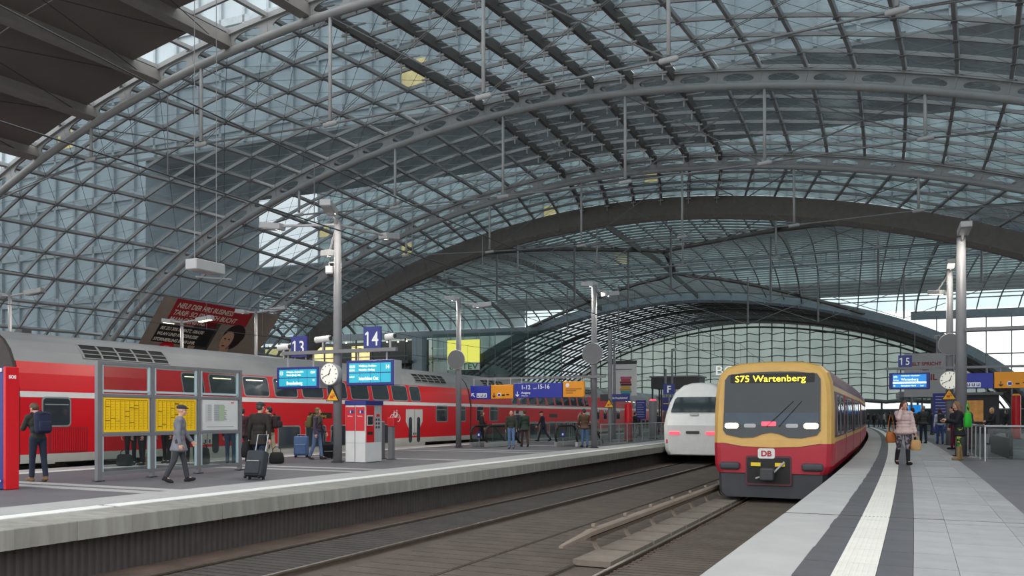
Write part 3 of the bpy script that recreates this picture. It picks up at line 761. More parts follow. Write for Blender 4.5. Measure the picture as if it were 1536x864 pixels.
s = 14.75; c0 = double_decker(s); labs = ('second red double deck coach, behind the ticket machine and escalators', 'third red double deck coach, beyond the round disc mirrors', 'furthest red double deck coach along the left platform', 'last distant red double deck coach at the far end wall')
for k, lb in enumerate(labs[:3]):
    s += LC + .5; a, b = P(TD, s), P(TD, s + LC); d = b - a
    clone(c0, a, atan2(-d.x, d.y), lb)
text('S7  Brandenburg', .17, mat('amber_text', 'c9a64a', .5, var=0), c0, (1.405, 12.5, 2.17), rot=(pi / 2, 0, pi / 2), sx_=.9)
# ------------------------------------------------------------------ suburban train
M_ochre = mat('ochre_yellow', 'c99f52', .35, var=.05); M_sred = mat('suburban_red', 'a81c2e', .38, var=.06); M_bord = mat('bordeaux', '571f2c', .4, var=.06)
M_screen = mat('windscreen', '131b1f', .08, var=.5, scale=1.2, spec=.6); M_ddark = mat('front_skirt', '3b3d42', .6, var=.1)
M_head = mat('headlight', 'fff2cc', .3, var=0, emit=9); M_led = mat('led_yellow', 'ffd92e', .4, var=0, emit=2.2); M_redl = mat('led_red', 'e04050', .4, var=0, emit=.9)
M_sroof = mat('suburban_roof', '7b7468', .6, var=.1)
SP = [(1.40, .75), (1.48, .95), (1.5, 1.4), (1.5, 2.4), (1.48, 2.8), (1.45, 3.1), (1.37, 3.34), (1.18, 3.52), (.85, 3.61), (.4, 3.64), (.001, 3.65)]
spf = mkprof(SP)
SL = 18.2
def sub_car(s0, front):
    a, b = P(TS, s0), P(TS, s0 + SL); d = b - a; rz = atan2(-d.x, d.y)
    t = thing('suburban_train_car', 'ochre and red suburban train car with lit headlights arriving at the right platform' if front else 'red and ochre suburban car coupled directly behind the leading car', 'train car', a, rz, 'cars of the suburban train')
    y0 = .75 if front else .1
    MB().loft([body_ring(SP, y) for y in (y0, SL - .1)]).build('body', M_bord, t)
    mb = MB(); lo_ = MB()
    band(lo_, spf, y0, SL - .1, .78, 1.55, .008); lo_.build('lower_flank', M_sred, t, label='red lower flank')
    band(mb, spf, y0, SL - .1, 1.55, 1.66, .010, 1); band(mb, spf, y0, SL - .1, 2.86, 3.0, .010, 1); mb.build('ochre_band', M_ochre, t, label='ochre stripes above and below the windows')
    wl = (2.2, 4.0, 7.9, 9.3, 13.2, 14.6, 16.9)
    for y in wl: window(t, spf, y, 1.75, 2.75, 1.2 if y > 3 else .9, .1)
    for y in (5.95, 11.25):
        dr = side_patch(MB(), spf, [(y - .65, .95), (y + .65, .95), (y + .65, 2.85), (y - .65, 2.85)], .02).build('door', M_sred, t)
        for e in (-.32, .32): side_patch(MB(), spf, rrect(.42, 1.05, .08, 3, y + e, 2.2), .026).build('door_window', M_tglass, dr)
        band(MB(), spf, y - .012, y + .012, .95, 2.85, .026, 2).build('door_gap', M_rubber, dr)
    MB().box((0, SL / 2, .55), (2.2, SL - 5, .5)).build('underframe', M_under, t)
    MB().box((0, SL / 2, 3.66), (1.2, SL - 4, .14)).build('roof_unit', M_sroof, t)
    bogie(t, 3.4); bogie(t, SL - 3.4)
    if not front: MB().box((0, 0, 2.1), (1.2, .3, 2.2)).build('gangway', M_black, t)
    return t
def front_y(z): return 0.0 if z < 1.5 else (z - 1.5) * .16
st = sub_car(22.3, True)
# shaped cab: rings from full section to the rounded, raked face
def cab(T0, z0, z1, name, m):
    T = [q for q in SP if z0 <= q[1] <= z1]
    if z0 > .76: T = [(spf(z0), z0)] + T
    if z1 < 3.6: T = T + [(spf(z1), z1)]
    rings = []
    for y, k, dz in ((.76, 1, 0), (.42, .995, .0), (.16, .965, .035), (.03, .90, .09), (.0, .84, .14)):
        h = [(x * k, z - dz * max(0, (z - 2.4) / 1.2)) for x, z in T]
        rings.append([Vector((x, y + front_y(z) * (1 - y / .8), z)) for x, z in h] + [Vector((-x, y + front_y(z) * (1 - y / .8), z)) for x, z in reversed(h)])
    mb = MB(); n = len(T)
    mb.loft(rings, cap=(False, False)); L_ = rings[-1]
    for i in range(n - 1): mb.add([L_[i], L_[i + 1], L_[2 * n - 2 - i], L_[2 * n - 1 - i]], [(0, 1, 2, 3)])
    return mb.build(name, m, st, smooth=False)
cab(SP, .75, 1.52, 'cab_lower', M_sred); cab(SP, 1.52, 3.7, 'cab_upper', M_ochre)
def fp(x, y, z): return Vector((x, front_y(z) + y, z))
MB().plate([(-1.22, 1.53), (-.7, 1.44), (0, 1.41), (.7, 1.44), (1.22, 1.53), (1.2, 1.62), (-1.2, 1.62)], fp, -.03, .02).build('ochre_smile', M_ochre, st)
ws = [(-1.20, 1.86), (-1.12, 1.74), (-.75, 1.66), (-.42, 1.67), (-.22, 1.76), (0, 1.80), (.22, 1.76), (.42, 1.67), (.75, 1.66), (1.12, 1.74), (1.20, 1.86), (1.19, 3.16), (1.10, 3.30), (.6, 3.36), (0, 3.37), (-.6, 3.36), (-1.10, 3.30), (-1.19, 3.16)]
wsd = MB().plate(ws, fp, -.035, .03).build('windscreen', M_screen, st)
MB().plate([(-1.16, 1.98), (1.16, 1.98), (1.16, 2.30), (-1.16, 2.30)], fp, -.042, -.03).build('dashboard_band', mat('cab_blue', '2c3d4c', .2, var=.15), wsd)
MB().plate(rrect(2.1, .24, .03, 2, 0, 3.2), fp, -.042, -.03).build('display_panel', M_black, wsd)
text('S75 Wartenberg', .235, M_led, st, (-.93, front_y(3.1) - .055, 3.11), rot=(pi / 2 - .15, 0, 0), sx_=1.12, bold=-.001)
wl_ = MB(); wl_.tube(((-.1, -.02, 1.95), (.55, .13, 2.6)), .007, 4); wl_.tube(((.2, -.02, 1.95), (.75, .13, 2.6)), .007, 4); wl_.build('wiper', M_black, wsd)
for sx_ in (-1, 1):
    h = MB().plate(rrect(.42, .19, .08, 4, sx_ * .98, 1.97), fp, -.055, -.02).build('headlight_housing', M_dgrey, st)
    MB().plate(rrect(.34, .13, .06, 4, sx_ * .98, 1.97), fp, -.068, -.05).build('headlight', M_head, h)
    MB().plate(rrect(.3, .1, .04, 3, sx_ * .52, 1.97), fp, -.045, -.03).build('tail_light', M_frame, st)
MB().plate(rrect(.36, .11, .02, 2, -.05, 2.02), fp, -.05, -.03).build('train_number', M_redl, st)
lg = MB().plate(rrect(.42, .26, .05, 3, -.1, 1.26), fp, -.03, .02).build('emblem', M_stripe, st)
text('DB', .2, M_sred, st, (-.1, -.035, 1.19), 'CENTER', bold=.006)
MB().plate(rrect(1.06, .66, .04, 3, -.05, .82), fp, -.02, .03).build('coupler_recess', M_black, st)
MB().plate(rrect(1.14, .76, .06, 3, -.05, .82), fp, -.012, .03).build('recess_rim', M_bord, st)
cp = MB().rbox((-.05, -.22, .74), (.34, .34, .32), .04).box((-.05, .0, .76), (.2, .5, .2)).build('coupler', M_dgrey, st)
for e in (-.36, .24): MB().box((e, -.05, .98), (.24, .06, .09), .0).build('coupler_mark', M_led if False else mat('signal_yellow', 'e8c832', .5, var=0), st)
MB().tube(((-.35, -.12, .62), (.1, -.2, .78), (.35, -.1, 1.05)), .025, 6).build('brake_hose', M_lgrey, st)
for sx_ in (-1, 1): MB().rbox((sx_ * 1.02, -.05, .93), (.52, .16, .20), .07, 3).build('bumper', M_ddark, st)
MB().loft([[Vector((x * k, y, z)) for x, z in ((1.36, .74), (1.34, .22), (1.2, .12), (-1.2, .12), (-1.34, .22), (-1.36, .74))] for y, k in ((.05, .92), (.3, 1), (2.0, 1))]).build('front_skirt', M_ddark, st)
mid = sub_car(22.3 + SL + .35, False)
for k, lb in enumerate(('third suburban car, following the curve beside the platform', 'rearmost suburban car, furthest along the curved platform')):
    s = 22.3 + (SL + .35) * (k + 2); a, b = P(TS, s), P(TS, s + SL); d = b - a
    clone(mid, a, atan2(-d.x, d.y), lb)
# ------------------------------------------------------------------ white long distance train
M_ice = mat('train_white', 'dcdcda', .35, var=.05); M_icel = mat('train_lower', 'a9a69c', .5, var=.15)
IP = [(1.30, .35), (1.42, .55), (1.49, 1.0), (1.51, 1.8), (1.47, 2.3), (1.36, 2.9), (1.15, 3.4), (.8, 3.72), (.4, 3.83), (.001, 3.85)]
ipf = mkprof(IP)
def rect4(a, b, c, d): return [(a, c), (b, c), (b, d), (a, d)]
def ice_car(s0, nose):
    LN = 25.0; a, b = P(TA, s0), P(TA, s0 + LN); d = b - a; rz = atan2(-d.x, d.y)
    t = thing('express_train_car', 'white express train end car with red stripe beside the suburban train' if nose else 'white express car coupled behind the end car, mostly hidden', 'train car', a, rz, 'cars of the white express train')
    if nose:
        def rake(z): return max(0, (z - 1.9)) * .75
        rings = []
        for y, k, kz in ((3.2, 1, 1), (2.0, .995, 1), (1.0, .98, .995), (.5, .96, .985), (.2, .92, .97), (.05, .86, .95), (0, .78, .92)):
            rings.append([Vector((x * k, y + rake(z) * (1 - y / 3.2), 1.6 + (z - 1.6) * kz)) for x, z in IP + [(-x, z) for x, z in reversed(IP[:-1])]])
        MB().loft(rings, cap=(True, False)).build('nose', M_ice, t, smooth=True)
        L_ = rings[-1]; n = len(IP); fc = MB()
        for i in range(n - 1): fc.add([L_[i], L_[i + 1], L_[(2 * n - 3 - i + 1) % len(L_)] if i else L_[2 * n - 2], L_[2 * n - 2 - i]] if False else [L_[i], L_[i + 1], L_[max(n - 1, 2 * n - 3 - i)], L_[2 * n - 2 - i]], [(0, 1, 2, 3)])
        fc.build('nose_front', M_ice, t)
        T = lambda x, y, z: Vector((x, y + rake(z), z))
        MB().plate([(-1.10, 2.42), (1.10, 2.42), (1.0, 3.0), (.9, 3.12), (-.9, 3.12), (-1.0, 3.0)], T, -.05, .10).build('windscreen', M_tglass, t)
        MB().plate(rrect(.62, .13, .04, 3, 0, 1.46), T, -.03, .1).build('coupler_hatch', M_dgrey, t); MB().plate(rrect(.4, .1, .03, 3, 0, 2.3), T, -.03, .1).build('handle_plate', M_lgrey, t)
        for sx_ in (-1, 1): MB().plate(rrect(.5, .13, .05, 3, sx_ * .85, 1.42), T, -.04, .1).build('tail_lamp', M_redl, t)
        MB().plate(rect4(-1.24, 1.24, .95, 1.13), lambda x, y, z: Vector((x, y + .22 * max(0, abs(x) - 1.05), z)), -.04, .1).build('red_stripe', M_red, t)
        y0 = 3.2
    else: y0 = .1
    MB().loft([body_ring(IP, y) for y in (y0, LN - .1)]).build('body', M_ice, t)
    mb = MB(); band(mb, ipf, y0 if not nose else .9, LN - .1, .95, 1.13, .012 if not nose else -.01); band(mb, ipf, y0 if not nose else .9, LN - .1, .95, 1.13, .012 if not nose else -.01, sgn=-1); mb.build('red_stripe', M_red, t)
    wb = MB(); band(wb, ipf, 5, LN - 1, 1.75, 2.45, .01); wb.build('window_band', M_tglass, t)
    bogie(t, 4.2); bogie(t, LN - 4); MB().box((0, LN / 2, .5), (2.3, 14, .5)).build('underframe', M_under, t)
    return t
ice_car(38.9, True); ice_car(38.9 + 25.3, False)
# ------------------------------------------------------------------ people: one continuous body each, clothes and hair over it
M_skin = mat('skin_light', 'c99a82', .55, var=.05); M_skin2 = mat('skin_tan', 'b58467', .55, var=.05)
def cloth(h, v=.14): return mat('cloth_' + h, h, .85, var=v, scale=7, bump=.3, bscale=14)
M_eye = mat('eye_dark', '1d1613', .3, var=0); M_lip = mat('lip', 'a0564e', .5, var=0)
def remeshed(mb, vox, m, name, par, it=2, label=None):
    o = mb.build('tmp', m); md = o.modifiers.new('r', 'REMESH'); md.mode = 'VOXEL'; md.voxel_size = vox; md.use_smooth_shade = True
    sm = o.modifiers.new('s', 'SMOOTH'); sm.iterations = it; sm.factor = .5
    dg = bpy.context.evaluated_depsgraph_get(); me = bpy.data.meshes.new_from_object(o.evaluated_get(dg)); old = o.data
    bpy.data.objects.remove(o); bpy.data.meshes.remove(old); me.name = name
    me.materials.clear(); me.materials.append(m)
    r = bpy.data.objects.new(name, me); COL.objects.link(r); r.parent = par
    if label: r['label'] = label
    return r
def person(label, p, s, z, face=0.0, H=1.74, legs=((4, 2), (-4, 4)), arms=((5, 8, 12, 0), (5, 8, 12, 0)), lean=2, head=(0, 0), top='2a2a2c', long=.0, bottom='232a3a', shoes='1a1a1a',
           hair=('short', '3a2a20'), w=1.0, fine=False, skin=None, puff=1.0, hat=None, skirt=None, group=None, collar=None, boots=None, pat=None, bald=False):
    """legs: (hip, knee) for the left and right leg; arms: (forward, sideways, elbow, inward); face 0 = away from the camera, 90 = to its left"""
    k = H / 1.75; sk = skin or M_skin
    r = thing('person', label, 'person', P(p, s, z), TH + radians(face), group)
    fr = lambda a: radians(a)
    pel = Vector((0, 0, 0)); up = Vector((0, sin(fr(lean)), cos(fr(lean)))); fw = Vector((0, cos(fr(lean)), -sin(fr(lean)))); X = Vector((1, 0, 0))
    J = {}
    for sd, (hp, kn) in zip((-1, 1), legs):
        h = Vector((sd * .092 * k, 0, -.02 * k)); a = fr(hp); b = fr(hp - kn)
        kn_ = h + Vector((sd * .01, sin(a), -cos(a))) * .43 * k; an = kn_ + Vector((0, sin(b), -cos(b))) * .41 * k
        ft = fr(max(-50, min(8, (hp - kn) * .8))); fd = Vector((sd * .12, cos(ft), sin(ft))).normalized()
        J[sd] = (h, kn_, an, fd)
    low = min(min(J[sd][2].z - .085 * k, (J[sd][2] + J[sd][3] * .15 * k).z - .055 * k) for sd in (-1, 1)); off = Vector((0, 0, -low))
    O = lambda v: v + off
    pel = O(pel); J = {sd: (O(a), O(b), O(c), d) for sd, (a, b, c, d) in J.items()}
    wst = pel + up * .13 * k; chs = pel + up * .33 * k; nck = pel + up * .50 * k; sh = {sd: pel + up * .445 * k + X * sd * .172 * k * w for sd in (-1, 1)}
    hp_, hy = fr(head[0]), fr(head[1])
    HM = Matrix.Rotation(hy, 3, 'Z') @ Matrix.Rotation(-hp_ - fr(lean), 3, 'X')
    hc = nck + up * .06 * k + HM @ Vector((0, .02, .10)) * k
    body, tp, bt = MB(), MB(), MB()
    hd = lambda x, y, z_: hc + HM @ Vector((x, y, z_)) * k
    # head with brow, cheeks, jaw, nose and ears
    body.ell(hd(0, -.008, .028), (.074 * k, .095 * k, .093 * k), HM); body.ell(hd(0, .022, -.045), (.056 * k, .066 * k, .070 * k), HM)
    body.cap(hd(0, .088, .016), hd(0, .106, -.022), .010 * k, .015 * k, 6); body.ell(hd(0, .066, -.088), (.028 * k, .024 * k, .020 * k), HM)
    for sd in (-1, 1): body.ell(hd(sd * .075, -.006, -.005), (.012 * k, .022 * k, .034 * k), HM, 8, 5); body.ell(hd(sd * .04, .055, -.028), (.026 * k, .03 * k, .026 * k), HM, 8, 5)
    body.cap(nck - up * .05 * k, hd(0, -.012, -.05), .056 * k, .052 * k)
    # trunk
    body.ell(pel + up * .02 * k, (.145 * k, .105 * k, .13 * k)); body.ell(wst, (.125 * k * w, .095 * k, .14 * k)); body.ell(chs, (.15 * k * w, .11 * k, .18 * k))
    body.cap(sh[-1], sh[1], .055 * k, .055 * k); body.cap(nck - up * .1 * k, nck, .075 * k, .056 * k)
    for sd in (-1, 1):
        h, kn_, an, fd = J[sd]
        body.cap(h, kn_, .080 * k, .052 * k); body.cap(kn_, an, .050 * k, .036 * k); body.cap(an, an + fd * .13 * k - Vector((0, 0, .05 * k)), .036 * k, .03 * k)
    hands = {}
    for sd, (f, ab, el, inw) in zip((-1, 1), arms):
        f, ab, el, inw = fr(f + lean), fr(ab), fr(el), fr(inw)
        d1 = Vector((sd * sin(ab), cos(ab) * sin(f), -cos(ab) * cos(f))); elb = sh[sd] + d1 * .285 * k
        d2 = Vector((sd * (sin(ab) * .5 - sin(inw)), cos(inw) * sin(f + el), -cos(inw) * cos(f + el))).normalized(); wr = elb + d2 * .25 * k
        body.cap(sh[sd], elb, .046 * k, .036 * k); body.cap(elb, wr, .036 * k, .026 * k)
        # hand: palm, four unequal curled fingers, thumb from the side of the palm
        wd = Vector((0, 1, 0)) - d2 * d2.y
        if wd.length < .3: wd = Vector((0, 0, 1)) - d2 * d2.z
        wd.normalize(); pn = d2.cross(wd) * 1.0
        if pn.x * sd > 0: pn = -pn
        Mh = Matrix((wd, pn, d2)).transposed()
        pc = wr + d2 * .05 * k; body.ell(pc, (.042 * k, .017 * k, .056 * k), Mh, 10, 6)
        fr_ = (.0088 if fine else .0115) * k
        for i, (o_, ln) in enumerate(((.031, .060), (.0105, .070), (-.0105, .065), (-.031, .050))):
            a = wr + d2 * .088 * k + wd * o_ * k * (1.1 if fine else 1.3); b = a + (d2 * .85 + pn * .5 + wd * o_ * 2).normalized() * ln * .55 * k; c = b + (d2 * .35 + pn * .95).normalized() * ln * .55 * k
            body.cap(a, b, fr_, fr_ * .95, 6); body.cap(b, c, fr_ * .95, fr_ * .8, 6)
        a = wr + d2 * .028 * k + wd * .032 * k; b = a + (d2 * .6 + wd * .8 + pn * .3).normalized() * .04 * k; body.cap(a, b, fr_ * 1.2, fr_ * 1.05, 6); body.cap(b, b + (d2 * .9 + wd * .25 + pn * .3).normalized() * .032 * k, fr_ * 1.05, fr_ * .85, 6)
        hands[sd] = wr + d2 * .085 * k
        g = 1.0 * puff
        tp.cap(sh[sd], elb, .066 * k * g, .056 * k * g); tp.cap(elb, elb.lerp(wr, .93), .056 * k * g, .043 * k * g)
        if puff > 1.1:
            for t_ in (.25, .55, .85): tp.ell(sh[sd].lerp(elb, t_), (.068 * k * g, .068 * k * g, .045 * k)); tp.ell(elb.lerp(wr, t_), (.058 * k * g, .058 * k * g, .04 * k))
    bo = remeshed(body, .0075 if fine else .0125, sk, 'body', r, 1)
    # upper clothing
    g = puff
    tp.ell(chs + up * .02 * k, (.178 * k * w * g, .135 * k * g, .20 * k)); tp.ell(wst + up * .04 * k, (.158 * k * w * g, .125 * k * g, .16 * k)); tp.ell(pel + up * .04 * k, (.168 * k * g, .132 * k * g, .13 * k))
    tp.cap(sh[-1], sh[1], .075 * k, .075 * k); tp.cap(nck - up * .09 * k, nck - up * .015 * k, .10 * k, .068 * k)
    if long:
        n_ = 5
        for i in range(n_ + 1):
            c = pel.lerp((J[-1][0].lerp(J[-1][1], long) + J[1][0].lerp(J[1][1], long)) / 2, i / n_); tp.ell(c, ((.168 + .012 * i) * k * g, (.135 + .012 * i) * k * g, .07 * k))
    if puff > 1.1:
        for i in range(6): tp.ell(pel + up * (.02 + .085 * i) * k, (.178 * k * w * g, .140 * k * g, .04 * k))
    tm_ = cloth(top); remeshed(tp, .014 if fine else .020, tm_, 'coat' if long else 'jacket', r, 2)
    bt.ell(pel - up * .0 * k, (.158 * k, .118 * k, .12 * k))
    bm_ = pat or cloth(bottom)
    for sd in (-1, 1):
        h, kn_, an, fd = J[sd]
        bt.cap(h, kn_, .093 * k, .066 * k); bt.cap(kn_, an.lerp(kn_, .08), .064 * k, .056 * k if not boots else .045 * k)
    remeshed(bt, .015 if fine else .020, bm_, 'trousers', r, 2)
    if skirt:
        mb = MB(); c1 = (J[-1][1] + J[1][1]) / 2
        for i in range(6): mb.ell(pel.lerp(c1, i / 5 * .9), ((.165 + .010 * i) * k, (.13 + .012 * i) * k, .09 * k))
        remeshed(mb, .018, skirt, 'skirt', r, 2)
    for sd in (-1, 1):
        h, kn_, an, fd = J[sd]; mb = MB(); dn = Vector((0, 0, -1))
        mb.cap(an + dn * .03 * k, an + fd * .15 * k + dn * .050 * k, .047 * k, .036 * k); mb.ell(an - fd * .035 * k + dn * .052 * k, (.04 * k, .045 * k, .034 * k)); mb.cap(an + fd * .02 * k + dn * .06 * k, an + fd * .14 * k + dn * .058 * k, .036 * k, .034 * k)
        mb.cap(an, an + (kn_ - an) * (.75 if boots else .15), .05 * k, .062 * k if boots else .046 * k)
        remeshed(mb, .013, cloth(boots or shoes), 'boot' if boots else 'shoe', r, 1)
    st_, hcx = hair
    if st_ != 'none':
        mb = MB(); hm = mat('hair_' + hcx, hcx, .55, var=.35, scale=30, stretch=(1, 1, .2), bump=.5, bscale=60)
        mb.ell(hd(0, -.022, .048), (.084 * k, .097 * k, .088 * k), HM); mb.ell(hd(0, -.05, .0), (.080 * k, .068 * k, .075 * k), HM)
        if st_ in ('long', 'long_loose'):
            L1 = .30 if st_ == 'long' else .42
            for sd in (-1, 1):
                mb.cap(hd(sd * .05, -.045, .02), hd(sd * .075, -.06, -L1), .055 * k, .045 * k); mb.cap(hd(sd * .07, .01, .04), hd(sd * .085, .02 if st_ == 'long_loose' else -.02, -L1 * .8), .026 * k, .03 * k)
            mb.cap(hd(0, -.07, .02), hd(0, -.10, -L1 * 1.1), .06 * k, .05 * k)
        if st_ == 'bob':
            for sd in (-1, 1): mb.ell(hd(sd * .06, -.02, -.02), (.04 * k, .065 * k, .08 * k), HM)
            mb.ell(hd(0, -.03, .07), (.09 * k, .10 * k, .075 * k), HM)
        remeshed(mb, .012, hm, 'hair', r, 1)
    if hat:
        mb = MB(); mb.ell(hd(0, -.012, .075), (.092 * k, .112 * k, .062 * k), HM); mb.ell(hd(0, .085, .062), (.07 * k, .06 * k, .016 * k), HM); remeshed(mb, .012, cloth(hat), 'flat_cap' if hat != '1c1c22' else 'hood', r, 1)
    if collar:
        mb = MB(); mb.tube([nck + up * .0 + (X * cos(i * pi / 6) * .078 + fw * sin(i * pi / 6) * .078) * k for i in range(13)], .034 * k, 7); mb.build('scarf', cloth(collar), r, smooth=True)
    if abs(face) > 60:
        for sd in (-1, 1): MB().ell(hd(sd * .031, .084, .012), (.011 * k, .008 * k, .007 * k), HM, 6, 4).build('eye', M_eye, bo)
        MB().ell(hd(0, .084, -.052), (.024 * k, .008 * k, .006 * k), HM, 6, 4).build('mouth', M_lip, bo)
    M4 = Matrix.Translation(P(p, s, z)) @ Matrix.Rotation(TH + radians(face), 4, 'Z')
    return dict(root=r, hand={a: M4 @ b for a, b in hands.items()}, back=M4 @ (chs - fw * .20 * k), sh={a: M4 @ b for a, b in sh.items()}, hip=M4 @ pel, rz=TH + radians(face), M=M4, lean=fr(lean))
def suitcase(label, loc, rz, w, d, h, hexc, tilt=0.0, handle=.35, cat='suitcase'):
    t = thing('suitcase', label, cat, loc, rz); t.rotation_euler = (tilt, 0, rz); m = cloth(hexc, .1)
    b = MB().rbox((0, 0, h / 2 + .06), (w, d, h), .05, 3).build('shell', m, t, smooth=True)
    MB().rbox((0, -d / 2 - .015, h * .42), (w * .8, .05, h * .5), .02, 2).build('front_pocket', m, b); MB().box((0, -d / 2 - .045, h * .66), (w * .7, .01, .015)).build('zip', M_lgrey, b)
    for sx_ in (-1, 1):
        for sy in (-1, 1): MB().tube(((sx_ * w * .4 - .02, sy * d * .35, .035), (sx_ * w * .4 + .02, sy * d * .35, .035)), .035, 10).build('wheel', M_black, t)
    MB().tube(((-w * .3, d * .3, h), (-w * .3, d * .3, h + .06 + handle), (w * .3, d * .3, h + .06 + handle), (w * .3, d * .3, h)), .012, 6).build('pull_handle', M_stainless, t)
    MB().tube(((-w * .2, 0, h + .05), (-w * .12, 0, h + .09), (w * .12, 0, h + .09), (w * .2, 0, h + .05)), .012, 6).build('grip', M_black, t)
    return t
def backpack(label, d, hexc, sc=1.0, dz=-.02):
    c = d['back'] + Vector((0, 0, dz)); t = thing('backpack', label, 'backpack', c, d['rz']); t.rotation_euler = (-d['lean'], 0, d['rz']); m = cloth(hexc, .12)
    MB().rbox((0, -.04, 0), (.32 * sc, .18, .46 * sc), .07, 3).build('bag_body', m, t, smooth=True)
    MB().rbox((0, -.15, -.09 * sc), (.25 * sc, .09, .22 * sc), .035, 3).build('front_pocket', m, t, smooth=True)
    MB().tube([(-.11 + .22 * i / 8, -.145, .17 * sc + .02 * sin(pi * i / 8)) for i in range(9)], .008, 5).build('zip', M_dgrey, t)
    for sx_ in (-1, 1): MB().tube(((sx_ * .11, .05, .2), (sx_ * .13, .14, .24), (sx_ * .135, .30, .17), (sx_ * .14, .33, .0), (sx_ * .14, .2, -.15), (sx_ * .12, .05, -.2)), .018, 6).build('strap', m, t, smooth=True)
    MB().tube(((-.05, .03, .22), (0, .03, .28), (.05, .03, .22)), .012, 5).build('top_loop', m, t)
    return t
def handbag(label, loc, rz, w, d, h, hexc, top, cat='bag', name='bag'):
    t = thing(name, label, cat, loc, rz); m = cloth(hexc, .12)
    MB().loft([[Vector((x, y, z)) for x, y in [(a * w / 2 * k_, b * d / 2 * k_) for a, b in ((1, .5), (.6, 1), (-.6, 1), (-1, .5), (-1, -.5), (-.6, -1), (.6, -1), (1, -.5))]] for z, k_ in ((0, .8), (.03, 1), (h * .5, 1.02), (h * .9, .85), (h, .6))]).build('bag_body', m, t, smooth=True)
    MB().tube([(-w * .3, 0, h * .95), (-w * .28, 0, h + top * .6), (-w * .1, 0, h + top), (w * .1, 0, h + top), (w * .28, 0, h + top * .6), (w * .3, 0, h * .95)], .012, 6).build('handles', m, t)
    return t
# ------------------------------------------------------------------ station furniture and signs
M_navy = mat('sign_navy', '17247a', .4, var=.03); M_blue = mat('sign_blue', '1a2aa0', .4, var=.03); M_orange = mat('sign_orange', 'f59c0a', .45, var=.03)
M_wtext = mat('sign_white', 'f4f4f4', .5, var=0); M_btext = mat('print_black', '1c1c1c', .6, var=0); M_cyan = mat('lcd_cyan', '1796ad', .3, var=.05, emit=.35); M_lcdb = mat('lcd_blue', '1478c4', .3, var=.05, emit=.4)
M_lcdt = mat('lcd_text', 'e8f8ff', .4, var=0, emit=.5); M_yel = mat('poster_yellow', 'fac908', .6, var=.04); M_clockf = mat('clock_face', 'f3f0e2', .5, var=0, emit=.12)
M_rail_s = M_stainless; M_wyel = mat('warning_yellow', 'f2b21a', .5, var=0); M_lampon = mat('luminaire_lit', 'ffe6b8', .4, var=0, emit=5); M_print = mat('print_grey', '7d858c', .7, var=0)
def fx(x, y, z): return Vector((x, y, z))
def flat(par, poly, m, y0=-.012, y1=.0, name='panel', dx=0, dz=0): return MB().plate([(x + dx, z + dz) for x, z in poly], fx, y0, y1).build(name, m, par)
def rect(x0, x1, z0, z1): return [(x0, z0), (x1, z0), (x1, z1), (x0, z1)]
def arrow(par, x, z, sz, ang, m, y=-.02):
    c, s_ = cos(radians(ang)), sin(radians(ang))
    pts = [(-.5, .07), (.2, .07), (.0, .30), (.16, .38), (.5, 0), (.16, -.38), (.0, -.30), (.2, -.07), (-.5, -.07)]
    return flat(par, [((a * c - b * s_) * sz + x, (a * s_ + b * c) * sz + z) for a, b in pts][::-1], m, y, y + .008, 'arrow')
def lamp(par, loc):
    ld = bpy.data.lights.new('luminaire_lamp', 'AREA'); ld.shape = 'RECTANGLE'; ld.size = .26; ld.size_y = .6; ld.energy = 38; ld.color = (1, .93, .82)
    lo = bpy.data.objects.new('luminaire_lamp', ld); COL.objects.link(lo); lo.parent = par; lo.location = loc
def mast(label, p, s, z0, z1, r, arms, beams=(), lit=False, group=None):
    "lighting mast: arms = (dx, dy, dz) luminaires around the head; beams = (x0, x1, z) cross beams"
    t = thing('lighting_mast', label, 'mast', P(p, s, z0), yaw(s), group); h = z1 - z0
    MB().tube(((0, 0, 0), (0, 0, h * .5), (0, 0, h)), [r, r, r * .8], 16).build('pole', M_grey, t, smooth=True)
    MB().tube(((0, 0, 0), (0, 0, .03)), r * 1.5, 16).build('base_plate', M_dgrey, t)
    for dx, dy, dz in arms:
        e = Vector((dx, dy, h + dz)); l = MB().tube((Vector((0, 0, h - .15)), e), .045, 6).build('arm', M_lgrey, t)
        d = Vector((dx, dy, 0)); d = d.normalized() if d.length > .01 else Vector((0, 1, 0)); a = atan2(-d.x, d.y)
        T = Matrix.Rotation(a, 3, 'Z') @ Matrix.Rotation(radians(8), 3, 'X')
        b = MB().rbox(e, (.34, .85, .20), .02, 1, T).build('luminaire', M_lgrey, t); MB().box(e + T @ Vector((0, .0, -.105)), (.26, .6, .02), M=T).build('lens', M_lampon if lit else M_frame, b)
        lamp(t, e + T @ Vector((0, 0, -.14)))
    for x0, x1, z in beams:
        MB().box(((x0 + x1) / 2, -r - .06, z - z0), (x1 - x0, .12, .11)).build('cross_beam', M_grey, t)
    return t
GM = 'platform lighting masts'
mast('tall grey lighting mast carrying the platform 13 and 14 boards beside the ticket machine', -16.25, 21.5, ZL, 8.35, .135, ((.35, -.9, .15), (-2.6, .0, .05), (0, 2.9, .05), (-.7, .5, -.9)), ((-2.0, 2.3, 4.22),), group=GM)
mast('grey mast with round disc left of the hanging exit sign', -18.7, 34.2, ZL, 7.6, .13, ((-.5, .3, .1), (.9, .6, -.25)), group=GM)
mast('grey mast with round disc right of the hanging exit sign', -12.75, 36.0, ZL, 8.1, .14, ((-.3, .2, .1), (.5, .8, -.3)), ((-6.0, .6, 3.98),), group=GM)
mast('nearest grey lighting mast on the right platform behind the woman with the green bag', 1.55, 31.4, ZR, 8.1, .17, ((.05, -.8, .15),), ((.1, 8.5, 5.05),), group=GM)
